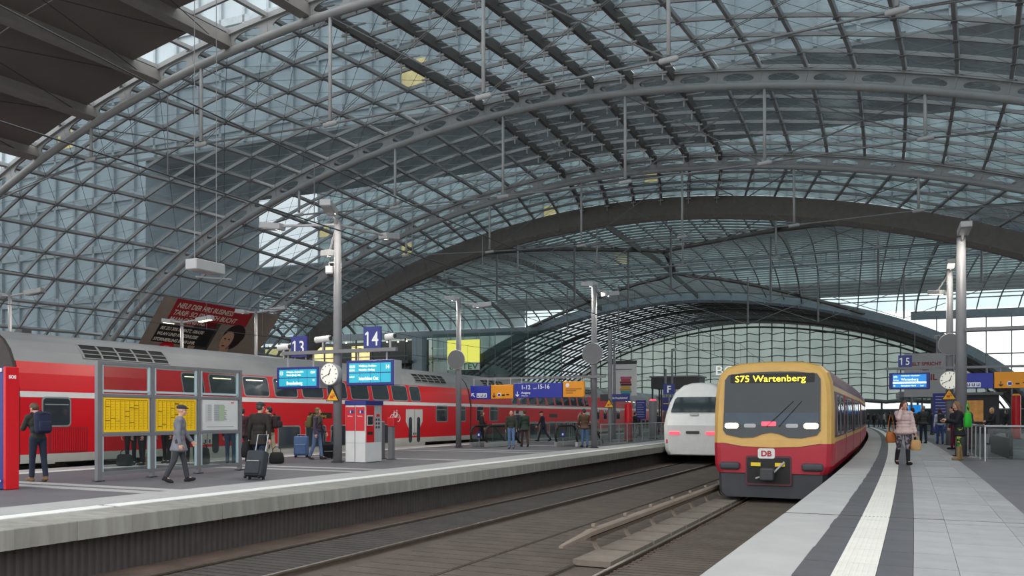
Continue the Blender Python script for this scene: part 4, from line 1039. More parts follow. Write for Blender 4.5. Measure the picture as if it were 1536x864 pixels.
mast('grey mast carrying the clock and board of platform 15', 1.9, 43.2, ZR, 8.9, .16, ((0, -.8, .15), (-.5, .7, -.9)), ((-2.7, 8.5, 4.42),), True, group=GM)
for i, (p, s, h, lb) in enumerate(((-32.5, 31, 7.0, 'thin mast with lit lamp behind the first red coach, left of the poster'), (-30.4, 34, 7.7, 'thin mast standing in front of the big poster behind the red coach'), (-35.5, 24, 7.6, 'thin mast at the far left edge behind the red coach'), (-15.1, 60, 5.6, 'plain grey post beside the blue letter F sign'), (-16.6, 52, 7.0, 'thin mast behind the station name sign'), (-15.9, 66, 7.5, 'thin mast behind the blue departure list'), (2.6, 62, 7.5, 'second thin mast on the right platform, far behind the crowd'), (1.9, 80, 7.0, 'most distant mast of the right platform near the end wall'))):
    mast(lb, p, s, ZL if i < 6 else ZR, h, .09, ((-1.2, .3, 0), (1.2, .3, .0)) if i < 3 else ((0, .8, 0),) if i != 3 else (), (), i in (0, 7), GM)
# round discs: back of dispatch mirrors
for p, s, z, r, lb in ((-18.7, 34.2, 4.80, .43, 'round grey disc on the mast left of the exit sign'), (-12.75, 36.0, 5.02, .46, 'round grey disc on the mast right of the exit sign'), (1.9, 43.2, 5.47, .48, 'round grey disc high on the right platform mast')):
    t = thing('signal_disc', lb, 'disc', P(p, s - .24, z), yaw(s)); MB().plate(circ(r, 32), fx, -.03, .03).build('disc', mat('disc_grey', '6f6f70', .6, var=.03), t)
    MB().tube([(r * cos(2 * pi * i / 32), 0, r * sin(2 * pi * i / 32)) for i in range(33)], .025, 6).build('rim', M_lgrey, t); MB().box((0, .1, 0), (.1, .12, .3)).build('clamp', M_dgrey, t)
# clocks at twenty to one
def clock(label, p, s, z, r):
    t = thing('station_clock', label, 'clock', P(p, s, z), yaw(s))
    MB().plate(circ(r, 40), fx, -.09, .12).build('case', M_lgrey, t); f = flat(t, circ(r * .93, 40), M_clockf, -.10, -.085, 'dial')
    for k in range(12):
        a = radians(30 * k); l = .16 if k % 3 == 0 else .13; w = .035
        pts = [(sin(a) * q + cos(a) * e, cos(a) * q - sin(a) * e) for q, e in ((.86, -w), (.86, w), (.86 - l, w), (.86 - l, -w))]
        flat(f, [(x * r, y * r) for x, y in pts], M_btext, -.107, -.099, 'hour_mark')
    for a, l, w in ((20.5, .52, .035), (246, .80, .028)):
        a = radians(a); pts = [(sin(a) * q + cos(a) * e, cos(a) * q - sin(a) * e) for q, e in ((l, -w), (l, w), (-.12, w), (-.12, -w))]
        flat(f, [(x * r, y * r) for x, y in pts], M_btext, -.118, -.11, 'clock_hand')
    flat(f, circ(r * .05, 12), M_btext, -.122, -.11, 'hub'); MB().box((0, .16, 0), (.12, .14, .2)).build('bracket', M_dgrey, t)
clock('round white station clock on the mast beside the platform 14 board', -16.33, 21.27, 3.52, .345)
clock('round white station clock on the right platform mast', 1.88, 42.95, 3.84, .42)
def warning(label, p, s, z, w):
    t = thing('warning_sign', label, 'sign', P(p, s, z), yaw(s)); h = w * .88
    flat(t, [(-w / 2, -h / 2), (w / 2, -h / 2), (0, h / 2)], M_btext, -.015, .015, 'backing'); flat(t, [(-w * .42, -h * .44), (w * .42, -h * .44), (0, h * .36)], M_wyel, -.022, -.01, 'yellow_face')
    mr = mat('print_red', 'c8531a', .6, var=0); flat(t, rect(-w * .16, w * .06, -h * .3, -h * .1), mr, -.03, -.02, 'symbol'); flat(t, circ(w * .06, 10, w * .14, -h * .12), mr, -.03, -.02, 'symbol'); flat(t, rect(-w * .04, w * .16, -h * .02, h * .03), mr, -.03, -.02, 'symbol')
    MB().box((0, .08, 0), (.05, .16, .05)).build('bracket', M_dgrey, t)
warning('yellow warning triangle under the clock of platform 13 and 14', -16.29, 21.3, 2.90, .50)
warning('yellow warning triangle under the right platform clock', 1.86, 42.95, 3.22, .62)
warning('small yellow warning triangle on a post by the barrier fence', -15.0, 45.5, 2.95, .6)
t = thing('sign_post', 'grey post carrying the small warning triangle behind the escalators', 'post', P(-15.0, 45.7, ZL)); MB().tube(((0, 0, 0), (0, 0, 6.3)), .12, 12).build('pole', M_grey, t); MB().tube(((0, 0, 0), (0, 0, .03)), .2, 12).build('base_plate', M_dgrey, t)
# platform boards
def board(label, p0, p1, s, z0, z1, cyan, zbeam, rows):
    w, h = p1 - p0, z1 - z0; t = thing('departure_board', label, 'display', P((p0 + p1) / 2, s, (z0 + z1) / 2), yaw(s))
    MB().rbox((0, .2, 0), (w, .40, h), .02, 1).build('case', M_navy, t); MB().box((w / 2 - .03, .22, 0), (.08, .40, h * .96)).build('end_cap', M_lgrey, t)
    sc_ = flat(t, rect(-w * .43, w * .44, -h * .38, h * .38), M_cyan if cyan else M_lcdb, -.012, .01, 'screen')
    for x in (-.2, .02, .23): flat(sc_, rect(w * x - .004, w * x + .004, -h * .38, h * .38), M_navy, -.016, -.01, 'screen_joint')
    if cyan: flat(sc_, rect(-w * .43, w * .44, -.012, .012), M_navy, -.018, -.01, 'screen_joint')
    for b, sz, x, z, al in rows: text(b, sz, M_lcdt, t, (x * w, -.022, z * h - sz * .35), al, bold=.002, sx_=.86)
    for x in (-.3, .3): MB().tube(((x * w, .15, h / 2), (x * w, .15, zbeam - (z0 + z1) / 2)), .03, 6).build('hanger', M_lgrey, t)
board('blue departure board of platform 13 showing Brandenburg', -18.55, -16.85, 21.35, 3.09, 3.78, True, 4.2, (('13', .17, -.42, .22, 'LEFT'), ('S-Wannsee - Potsdam Hbf -', .07, -.25, .27, 'LEFT'), ('Werder (Havel) - Götz', .07, -.25, .13, 'LEFT'), ('12:41', .10, .42, .24, 'RIGHT'), ('Brandenburg', .14, -.25, -.24, 'LEFT'), ('RE', .07, .40, -.12, 'RIGHT')))
board('blue departure board of platform 14 showing Interlaken Ost', -15.82, -14.08, 21.35, 3.15, 3.93, True, 4.2, (('12:33', .11, -.42, .25, 'LEFT'), ('ICE 375', .07, -.42, .10, 'LEFT'), ('Wolfsburg - Frankfurt -', .08, -.22, .27, 'LEFT'), ('Mannheim - Freiburg', .08, -.22, .12, 'LEFT'), ('14', .17, .42, .22, 'RIGHT'), ('Interlaken Ost', .14, -.22, -.22, 'LEFT'), ('via Basel', .06, -.42, -.15, 'LEFT')))
t = thing('departure_board', 'blue departure board of platform 15 showing Wartenberg', 'display', P(.23, 42.9, 3.84), yaw(43))
MB().rbox((0, .2, 0), (1.7, .4, .76), .02, 1).build('case', M_navy, t); sc_ = flat(t, rect(-.70, .70, -.30, .30), M_lcdb, -.012, .01, 'screen'); flat(sc_, rect(-.70, .70, -.12, -.04), M_lcdt, -.02, -.01, 'divider')
for b, sz, x, z in (('S75', .13, -.67, .14), ('Kurzzug', .07, -.67, .02), ('Friedrichstraße - Alexanderplatz -', .065, -.35, .22), ('Wartenberg', .16, -.35, .02), ('S5', .09, -.67, -.25), ('Strausberg Nord', .10, -.35, -.25), ('2 min', .07, .45, -.25)): text(b, sz, M_lcdt, t, (x, -.024, z), bold=.002, sx_=.9)
for x in (-.5, .5): MB().tube(((x, .1, .38), (x, .1, .60)), .03, 6).build('hanger', M_lgrey, t)
def numsign(label, b, p, s, z, w, h):
    t = thing('platform_number_sign', label, 'sign', P(p, s, z), yaw(s)); flat(t, rect(-w / 2, w / 2, -h / 2, h / 2), M_navy, -.03, .03, 'panel'); [text(ch, h * .86, M_wtext, t, (-.02 + (i - .5) * w * .44, -.036, -h * .32), 'CENTER', name='digit', sx_=.82, bold=.004) for i, ch in enumerate(b)]
    flat(t, [(-w * .40, h * .13), (-w * .40, h * .21), (-w * .27, h * .30), (-w * .25, h * .30), (-w * .25, h * .2)], M_wtext, -.04, -.034, 'digit_flag')
    for x in (-w * .35, w * .35): MB().tube(((x, .05, -h / 2 - .08), (x, .05, h / 2)), .015, 5).build('stay', M_lgrey, t)
numsign('blue platform number sign above the departure board left of the clock', '13', -17.6, 21.32, 4.42, .62, .66); numsign('blue platform number sign above the departure board right of the clock', '14', -14.82, 21.32, 4.58, .62, .70)
numsign('blue sign with white number 15 above the right platform board', '15', .05, 42.98, 4.76, .58, .54)
# cameras and loudspeakers on the beam
for p, z, lb, w in ((-18.3, 4.42, 'white camera housing at the left end of the board beam', .42), (-16.75, 4.62, 'cream loudspeaker horn on the board beam between 13 and the mast', .55), (-14.25, 4.6, 'white camera housing at the right end of the board beam', .3)):
    t = thing('camera_housing' if 'camera' in lb else 'loudspeaker', lb, 'camera' if 'camera' in lb else 'loudspeaker', P(p, 21.42, z), yaw(21.5)); MB().tube(((-w / 2, 0, 0), (w / 2, 0, .03)), .10, 12).build('housing', M_stripe, t); MB().box((0, .0, -.2), (.05, .05, .3)).build('bracket', M_lgrey, t); MB().tube(((w / 2, 0, .03), (w / 2 + .03, 0, .03)), .07, 12).build('front_ring', M_dgrey, t)
t = thing('dome_camera', 'small white dome camera high on the mast above the platform boards', 'camera', P(-16.5, 21.4, 6.9), yaw(21.5)); MB().tube(((0, 0, 0), (0, 0, -.2), (0, 0, -.24)), [.12, .12, .09], 12).build('housing', M_stripe, t); MB().ell((0, 0, -.24), (.08, .08, .07)).build('dome', M_dgrey, t); MB().tube(((0, 0, 0), (0, 0, .12), (.25, .1, .12)), .025, 6).build('bracket', M_lgrey, t)
# hanging direction signs
def dirsign(label, p0, p1, s, z0, z1, m, ztop):
    w, h = p1 - p0, z1 - z0; t = thing('direction_sign', label, 'sign', P((p0 + p1) / 2, s, (z0 + z1) / 2), yaw(s)); MB().rbox((0, .08, 0), (w, .16, h), .01, 1).build('panel', m, t)
    for x in (-.35, .35): MB().tube(((x * w, .08, h / 2), (x * w, .08, ztop - (z0 + z1) / 2)), .02, 5).build('hanger', M_lgrey, t)
    return t, w, h
def lift_icons(t, x, z, s_, m=M_wtext):
    b = flat(t, rect(x, x + s_ * 2.6, z - s_ / 2, z + s_ / 2), m, -.012, 0, 'pictogram_plate')
    for k in range(3): flat(b, rect(x + s_ * (.15 + .85 * k), x + s_ * (.7 + .85 * k), z - s_ * .3, z + s_ * .3), M_navy, -.018, -.01, 'pictogram'); flat(b, rect(x + s_ * (.3 + .85 * k), x + s_ * (.5 + .85 * k), z - s_ * .15, z + s_ * .3), M_wtext, -.024, -.015, 'pictogram')
t, w, h = dirsign('blue lift sign with white arrow, leftmost of the hanging left platform signs', -18.45, -17.42, 34.9, 3.0, 3.62, M_blue, 3.95); arrow(t, -.36, -.12, .24, 135, M_wtext); lift_icons(t, -.18, -.14, .2)
t, w, h = dirsign('orange services sign left of the blue exit sign', -17.38, -16.26, 34.9, 3.02, 3.65, M_orange, 3.95); arrow(t, -.4, -.16, .22, -90, M_btext); flat(t, circ(.09, 14, -.14, -.14), M_wtext, -.012, 0, 'pictogram'); flat(t, rect(-.2, -.08, -.2, -.10), M_blue, -.02, -.01, 'pictogram'); flat(t, rect(.0, .14, -.2, -.12), M_btext, -.012, 0, 'pictogram'); flat(t, rect(.22, .36, -.17, -.11), M_btext, -.012, 0, 'pictogram')
t, w, h = dirsign('wide blue exit sign reading 1-12 und 15-16', -16.22, -13.87, 34.9, 3.04, 3.70, M_blue, 3.95); text('1-12', .27, M_wtext, t, (-.82, -.012, .06), bold=.004, sx_=.95); text('und', .11, M_wtext, t, (-.22, -.012, .06)); text('15-16', .27, M_wtext, t, (-.02, -.012, .08), bold=.004, sx_=.95); arrow(t, -1.0, -.16, .24, -90, M_wtext); text('Ausgang', .13, M_wtext, t, (-.80, -.012, -.14), bold=.003); text('Way out', .09, M_wtext, t, (-.80, -.012, -.26))
t, w, h = dirsign('orange sign with white round icon right of the blue exit sign', -13.83, -12.85, 34.9, 3.06, 3.75, M_orange, 3.95); flat(t, circ(.09, 14, -.28, .18), M_wtext, -.012, 0, 'pictogram')
for z, l in ((-.0, .75), (-.08, .5), (-.18, .35)): flat(t, rect(-.37, -.37 + l, z, z + .025), M_btext, -.012, 0, 'print_line')
t, w, h = dirsign('blue lift sign with white arrow hanging at the right platform mast', 2.12, 3.62, 43.0, 3.46, 4.15, M_blue, 4.4); arrow(t, -.55, -.18, .26, 135, M_wtext); lift_icons(t, -.32, -.18, .22)
t, w, h = dirsign('orange services sign at the right edge of the picture', 3.66, 5.4, 43.0, 3.46, 4.18, M_orange, 4.4); arrow(t, -.62, -.17, .24, -90, M_btext); flat(t, circ(.11, 14, -.28, -.16), M_wtext, -.012, 0, 'pictogram'); flat(t, rect(-.34, -.2, -.22, -.1), M_blue, -.02, -.01, 'pictogram'); flat(t, rect(-.05, .1, -.2, -.14), M_btext, -.012, 0, 'pictogram'); flat(t, rect(.22, .36, -.14, -.10), M_btext, -.012, 0, 'pictogram')
# information stand with timetables
S0, BW = 12.82, 1.437
t = thing('timetable_stand', 'grey framed information stand with two yellow timetables on the left platform', 'information stand', P(-16.28, S0, ZL), yaw(S0 + 2) + pi / 2)
for i in range(4): MB().box((BW * i, 0, 1.33), (.12 if i == 0 else .09, .10, 2.66)).build('post', M_grey, t); MB().box((BW * i, 0, .01), (.2, .16, .02)).build('foot_plate', M_dgrey, t)
for i in range(3):
    a, b = BW * i + .05, BW * (i + 1) - .05
    for z in (2.62, 1.90, 1.02, .16): MB().box(((a + b) / 2, 0, z), (b - a, .09, .07)).build('frame_bar', M_grey, t)
    for nm, z0, z1 in (('upper_glass', 1.94, 2.58), ('lower_glass', .20, .98)):
        MB().box(((a + b) / 2, 0, (z0 + z1) / 2), (b - a, .012, z1 - z0)).build(nm, M_clear, t)
        for x in (a + .035, b - .035): MB().box((x, 0, (z0 + z1) / 2), (.05, .05, z1 - z0)).build('glass_clip', mat('clip_pale', 'b9cdd2', .4, var=0), t)
    MB().box(((a + b) / 2, 0, 2.0), (b - a, .05, .05)).build('glass_clip', mat('clip_pale', 'b9cdd2', .4, var=0), t)
    MB().box(((a + b) / 2, .01, 1.46), (b - a - .02, .05, .82)).build('back_panel', M_lgrey, t)
    po = flat(t, rect(a + .06, b - .06, 1.08, 1.85), M_yel if i < 2 else M_stripe, -.035, -.015, 'timetable' if i < 2 else 'route_plan'); pr_ = MB(); w_ = b - a - .2
    if i < 2:
        pr_.plate(rect(a + .1, b - .1, 1.80, 1.812), fx, -.04, -.034)
        for k in range(10): pr_.plate(rect(a + .1 + w_ * k / 9 - .003, a + .1 + w_ * k / 9 + .003, 1.13, 1.79), fx, -.04, -.034)
        for k in range(10):
            c0_ = random.randint(0, 8); z = random.uniform(1.18, 1.74); pr_.plate(rect(a + .1 + w_ * c0_ / 9, a + .1 + w_ * (c0_ + 1) / 9, z, z + .014), fx, -.04, -.034)
        for k in range(90): c0_ = k % 9; z = 1.76 - .062 * (k // 9); pr_.plate(rect(a + .115 + w_ * c0_ / 9, a + .09 + w_ * (c0_ + random.uniform(.5, .9)) / 9, z, z + .005), fx, -.038, -.034)
        pr_.build('print', mat('print_ochre', '7a5a10', .7, var=0), po)
    else:
        for k in range(16): pr_.plate(rect(a + .22, a + .36, 1.72 - .027 * k, 1.728 - .027 * k), fx, -.04, -.034); pr_.plate(rect(a + .45, a + .45 + random.uniform(.3, .45), 1.72 - .027 * k, 1.732 - .027 * k), fx, -.04, -.034)
        pr_.plate(rect(a + .17, a + .175, 1.28, 1.74), fx, -.04, -.034); pr_.plate(rect(a + .2, b - .2, 1.16, 1.17), fx, -.04, -.034); pr_.build('print', M_print, po)
        flat(po, rect(a + .62, a + .80, 1.32, 1.72), mat('print_green', 'a9bb9a', .7, var=0), -.042, -.036, 'print_block'); flat(po, rect(b - .3, b - .2, 1.775, 1.80), M_red, -.042, -.036, 'emblem')
# emergency pillar
t = thing('emergency_pillar', 'tall red and blue SOS pillar at the left edge', 'pillar', P(-16.22, 10.7, ZL), yaw(10.7))
MB().rbox((-.225, -.02, 1.2), (.62, .28, 2.4), .015, 1).build('blue_body', M_navy, t); MB().rbox((.12, -.02, 1.2), (.07, .29, 2.42), .015, 1).build('red_body', M_red, t)
e = flat(t, rrect(.11, .075, .015, 2, 0, 2.34), M_wtext, -.19, -.16, 'emblem'); text('DB', .055, M_red, t, (0, -.195, 2.32), 'CENTER', bold=.002); text('SOS', .085, M_wtext, t, (.16, -.02, 2.18), 'CENTER', rot=(pi / 2, 0, pi / 2), bold=.003)
MB().tube(((-.9, -.3, .14), (.2, -.3, .18)), .022, 8).build('foot_rail', M_stripe, t); MB().box((-.3, -.22, .08), (.04, .2, .04)).build('rail_bracket', M_grey, t)
# ticket machine
t = thing('ticket_machine', 'white and red ticket machine beside the clock mast', 'ticket machine', P(-15.66, 21.6, ZL), yaw(22)); Wm, Dm, Hm = .74, .92, 1.9
MB().rbox((0, Dm / 2, Hm / 2), (Wm, Dm, Hm), .015, 1).build('cabinet', M_stripe, t); MB().rbox((.02, Dm / 2, Hm - .05), (Wm + .06, Dm + .06, .15), .015, 1).build('header', M_navy, t, label='dark blue header strip')
for x in (-.18, .19):
    f = flat(t, rect(x - .165, x + .165, .98, 1.72), M_red, -.012, 0, 'red_panel'); flat(f, rect(x - .05, x + .13, 1.52, 1.62), M_navy, -.018, -.01, 'pictogram'); flat(f, rect(x + .0, x + .03, 1.53, 1.61), M_wtext, -.024, -.016, 'pictogram'); text('Fahrkarten', .05, M_wtext, t, (x, -.016, 1.42), 'CENTER', sx_=.8)
flat(t, rect(-.012, .002, .02, 1.78), M_dgrey, -.01, 0, 'seam'); flat(t, rect(-.36, .36, .60, .612), M_lgrey, -.008, 0, 'seam')
rp_ = lambda x, y, z: Vector((Wm / 2 - y, x, z))
MB().plate(rect(.06, .48, .62, 1.76), rp_, -.012, .0).build('red_front', M_red, t); MB().plate(rect(.50, .88, .62, 1.76), rp_, -.010, .0).build('grey_front', M_lgrey, t)
sc_ = MB().plate(rect(.09, .42, 1.14, 1.46), rp_, -.02, -.005).build('screen_frame', M_stripe, t); MB().plate(rect(.12, .39, 1.17, 1.43), rp_, -.026, -.018).build('screen', M_tglass, sc_)
MB().plate(rect(.12, .4, .86, .95), rp_, -.02, -.005).build('ticket_slot', M_btext, t)
kp = MB()
for i in range(3):
    for j in range(2): kp.plate(rect(.56 + .14 * j, .64 + .14 * j, 1.05 + .12 * i, 1.12 + .12 * i), rp_, -.02, -.005)
kp.build('keypad', M_dgrey, t); MB().plate(rect(.6, .78, 1.42, 1.5), rp_, -.02, -.005).build('card_reader', M_red, t)
text('Fahrkarten', .085, M_wtext, t, (Wm / 2 + .036, .1, Hm - .09), rot=(pi / 2, 0, pi / 2), bold=.002); MB().plate(rect(.66, .84, Hm - .1, Hm - .01), rp_, -.04, -.02).build('pictogram', M_wtext, t)
for p, s, red, lb in ((-16.2, 23.9, False, 'slim grey post between the ticket machine and the red validator'), (-15.68, 23.7, True, 'slim grey post with red validator box on top')):
    t = thing('validator_post', lb, 'post', P(p, s, ZL), yaw(s)); MB().rbox((0, 0, .62 if not red else .55), (.16, .2, 1.24 if not red else 1.1), .015, 1).build('post', M_grey, t); MB().box((0, 0, .01), (.24, .26, .02)).build('foot_plate', M_dgrey, t)
    MB().rbox((0, 0, 1.25) if not red else (.04, 0, 1.24), (.15, .2, .04) if not red else (.26, .24, .30), .02, 1).build('cap' if not red else 'validator_box', M_lgrey if not red else M_red, t)
# escalators and stair railings
def balus(par, x, L_=2.2):
    hr = [(x, .30, .16), (x, .10, .22), (x, -.02, .42), (x, -.04, .62), (x, .06, .84), (x, .28, .95), (x, .6, .98), (x, L_, .98), (x, L_ + .35, .90), (x, L_ + 1.7, .10)]
    MB().tube(hr, .05, 8).build('handrail', M_black, par, smooth=True)
    g = [(.22, .2), (.06, .4), (.06, .66), (.2, .88), (.6, .93), (L_, .93), (L_ + .3, .85), (L_ + 1.4, .2)]
    MB().plate(g, lambda a, b, c: Vector((x + b, a, c)), -.008, .008).build('glass_side', M_clear, par)
    MB().rbox((x, (L_ + 1.2) / 2, .11), (.14, L_ + 1.2, .22), .01, 1).build('skirting', M_lgrey, par)
    MB().plate(rrect(.13, .2, .02, 2), lambda a, b, c: Vector((x + a, -.02 + b, c + .13)), -.02, .02).build('end_cap', M_stainless, par)
for p0, p1, lb, s in ((-18.25, -17.5, 'escalator with black handrails on the left of the left platform stairs', 34.6), (-14.95, -13.9, 'escalator with black handrails on the right of the left platform stairs', 36.9)):
    t = thing('escalator', lb, 'escalator', P(p0, s, ZL), yaw(s)); balus(t, 0); balus(t, p1 - p0)
    mb = MB(); [mb.box(((p1 - p0) / 2, .2 + .4 * k, .012), (p1 - p0 - .16, .38, .024)) for k in range(6)]; mb.build('step_plate', M_dgrey, t)
    MB().box(((p1 - p0) / 2, -.15, .006), (p1 - p0 + .2, .5, .012)).build('comb_plate', M_stainless, t)
    flat(t, rect(.15, .33, .42, .72), M_navy, .3, .32, 'notice'); flat(t, rect(.20, .28, .52, .62), M_wtext, .29, .30, 'pictogram'); MB().tube(((.24, .33, 0), (.24, .33, .7)), .015, 5).build('notice_stay', M_lgrey, t)
def railing(label, pts, z, h=1.02):
    t = thing('glass_railing', label, 'railing', P(*pts[0], z), 0); W0 = P(*pts[0], z); Q = [P(*q, z) - W0 for q in pts]
    MB().tube([q + Vector((0, 0, h)) for q in Q], .035, 8).build('top_rail', M_stainless, t)
    for a, b in zip(Q, Q[1:]):
        n = max(1, round((b - a).length / 1.6))
        for i in range(n):
            c, d = a.lerp(b, i / n), a.lerp(b, (i + 1) / n); MB().tube((c, c + Vector((0, 0, h))), .03, 6).build('post', M_stainless, t)
            e = (d - c) * .04; g = [c + e + Vector((0, 0, .06)), d - e + Vector((0, 0, .06)), d - e + Vector((0, 0, h - .06)), c + e + Vector((0, 0, h - .06))]; nn = (d - c).cross(UP).normalized() * .006
            MB().add([v - nn for v in g] + [v + nn for v in g], [(0, 1, 2, 3), (7, 6, 5, 4), (0, 4, 5, 1), (1, 5, 6, 2), (2, 6, 7, 3), (3, 7, 4, 0)]).build('glass_panel', M_clear, t)
    MB().tube((Q[-1], Q[-1] + Vector((0, 0, h))), .03, 6).build('post', M_stainless, t)
railing('long glass railing beside the stairs, running behind the right mast of the left platform', [(-13.6, 39.6), (-13.6, 62)], ZL); railing('glass railing on the far side of the left platform stairs', [(-19.5, 39.6), (-19.5, 58)], ZL)
railing('glass railing with steel top rail at the right edge of the picture', [(8.5, 27.9), (1.95, 27.9), (1.95, 31.0), (1.95, 40)], ZR)
t = thing('stair_flight', 'pale stone stairs with dark side behind the right glass railing', 'stairs', P(4.4, 31.0, ZR), yaw(31))
MB().box((-1.6, 1.5, .32), (.10, 5.5, .64)).build('side_panel', M_dgrey, t); MB().tube(((-1.6, -1.3, .1), (-1.6, -1.1, .8), (-1.6, 4.2, .82)), .05, 6).build('handrail', M_black, t)
for k in range(5): MB().box((.5, .3 * k - .5, .05 + .03 * k), (4.0, .3, .1)).build('step', M_slab, t)
MB().box((2.6, .4, .3), (2.2, 2.4, .6)).build('plinth', M_conc, t)
# crowd barrier, pillars, small signs on the left platform
t = thing('crowd_barrier', 'grey steel crowd barrier standing behind the right escalator', 'barrier', P(-15.9, 43.5, ZL), yaw(43)); MB().tube(((-.75, 0, .1), (-.75, 0, 1.0), (-.65, 0, 1.1), (.65, 0, 1.1), (.75, 0, 1.0), (.75, 0, .1)), .025, 6).build('frame', M_stainless, t)
for i in range(11): MB().tube(((-.62 + .124 * i, 0, .2), (-.62 + .124 * i, 0, 1.08)), .01, 4).build('bar', M_stainless, t)
MB().tube(((-.75, 0, .2), (.75, 0, .2)), .015, 5).build('bottom_rail', M_stainless, t)
for x in (-.6, .6): MB().box((x, 0, .03), (.06, .5, .06)).build('foot', M_grey, t)
def pillar(label, p, s, z, r, h, m, topm, name='pillar'):
    t = thing(name, label, 'pillar', P(p, s, z), yaw(s)); MB().tube(((0, 0, 0), (0, 0, h)), r, 16).build('body', m, t, smooth=False); MB().tube(((0, 0, h), (0, 0, h + .1)), [r * .9, r * .6], 16).build('cap', topm, t); MB().tube(((0, 0, 0), (0, 0, .04)), r * 1.2, 16).build('base_plate', M_dgrey, t)
pillar('red round pillar behind the man in the brown coat', -14.3, 47, ZL, .22, 2.1, M_red, M_red); pillar('grey pillar with glowing red lamp left of the white train', -14.1, 52, ZL, .26, 2.4, M_grey, M_redl); pillar('red round pillar with orange top behind the right railing', 6.2, 56, ZR, .24, 2.5, M_red, M_wyel)
t = thing('station_name_sign', 'dark blue station name sign on the left platform', 'sign', P(-15.9, 50.5, 3.35), yaw(50)); MB().rbox((0, .1, 0), (1.35, .2, .46), .01, 1).build('panel', M_navy, t); text('Berlin Hauptbahnhof', .16, M_wtext, t, (0, -.01, -.06), 'CENTER', sx_=.85, bold=.003); MB().box((-.95, .1, .02), (.5, .18, .42)).build('lamp_box', M_dgrey, t)
for x in (-.4, .4): MB().tube(((x, .1, -.2), (x, .1, -2.57)), .03, 6).build('leg', M_grey, t)
t = thing('section_sign', 'blue square sign with white letter F by the white train', 'sign', P(-13.75, 55, 4.0), yaw(55)); flat(t, rect(-.38, .38, -.34, .34), M_navy, -.03, .03, 'panel'); text('F', .62, M_wtext, t, (0, -.036, -.22), 'CENTER', bold=.012); MB().tube(((0, .05, -.3), (0, .05, -3.22)), .05, 6).build('post', M_grey, t)
for p, s, z0, z1, w, lb in ((-15.9, 56, 2.0, 3.3, .7, 'blue departure list panel left of the grey pillar with red lamp'), (-14.5, 58, 2.6, 3.5, .75, 'small blue panel with yellow line under the letter F sign'), (2.0, 49, 1.4, 3.4, 1.0, 'blue information panel behind the right platform clock mast')):
    t = thing('information_panel', lb, 'sign', P(p, s, ZL if p < 0 else ZR), yaw(s)); zb = ZL if p < 0 else ZR; flat(t, rect(-w / 2, w / 2, z0 - zb, z1 - zb), M_navy, -.04, .04, 'panel'); MB().tube(((0, .07, 0), (0, .07, z1 - zb)), .05, 6).build('post', M_grey, t)
    for k in range(7 if z1 - z0 > 1 else 1): flat(t, rect(-w * .38, w * random.uniform(.1, .38), z1 - zb - .18 - .16 * k, z1 - zb - .15 - .16 * k) if z1 - z0 > 1 else rect(-w * .4, w * .4, (z0 + z1) / 2 - zb, (z0 + z1) / 2 - zb + .05), M_lgrey if z1 - z0 > 1 else M_yel, -.048, -.04, 'print_line')
# shelter and lift tower far along the left platform
t = thing('lift_shelter', 'grey steel lift shelter with flat roof behind the white train', 'shelter', P(-17.2, 75, ZL), yaw(75)); MB().box((0, 0, 4.35), (4.2, 3, 1.0)).build('roof', M_dgrey, t); MB().box((0, 0, 4.9), (4.5, 3.3, .12)).build('roof_edge', M_grey, t)
for x in (-2, -1.2, 1.2, 2):
    for y in (-1.4, 1.4): MB().box((x, y, 1.95), (.12, .12, 3.9)).build('post', M_dgrey, t)
MB().box((0, 0, 1.9), (2.2, 2.6, 3.8)).build('glass_shaft', M_clear, t)
# posters and lettering
t = thing('hanging_poster', 'white hanging poster with a pile of coloured books above the left platform', 'poster', P(-20.9, 70, 5.3), yaw(70)); flat(t, rect(-1.15, 1.15, -1.35, 1.35), M_stripe, -.04, .04, 'panel'); MB().box((0, 0, 1.5), (2.3, .12, .3)).build('top_rail', M_dgrey, t); flat(t, rect(-.9, .75, .85, .93), M_print, -.05, -.04, 'print_line')
for k, hx in enumerate(('2b8a9a', '4aa0b0', 'c8a03a', 'e0a83a', '4a2a3a', '8a2a3a', 'c03a4a', 'c05a80')): flat(t, rect(-.2 - .05 * (k % 3), .62 + .05 * ((k * 2) % 3), -1.3 + .2 * k, -1.12 + .2 * k), mat('book_' + hx, hx, .6, var=0), -.06, -.04, 'printed_book')
for x in (-.8, .8): MB().tube(((x, 0, 1.6), (x, 0, 4.5)), .02, 4).build('hanger', M_grey, t)
t = thing('hanging_poster', 'grey hanging banner with red print behind the number 15 sign', 'poster', P(1.9, 58, 4.9), yaw(58)); flat(t, rect(-1.5, 1.3, -1.5, 1.2), M_lgrey, -.04, .04, 'panel'); text('WELT SPRICHT', .30, mat('print_crimson', '8c1c2c', .6, var=0), t, (-1.35, -.05, .45), sx_=.95, bold=.008); text('ÜBER', .2, mat('print_crimson', '8c1c2c', .6, var=0), t, (-.6, -.05, .15), bold=.006); text('URTEIL', .52, mat('print_crimson', '8c1c2c', .6, var=0), t, (-1.3, -.05, -.45), sx_=1.0, bold=.012)
for x in (-.9, .9): MB().tube(((x, 0, 1.2), (x, 0, 4.5)), .02, 4).build('hanger', M_grey, t)
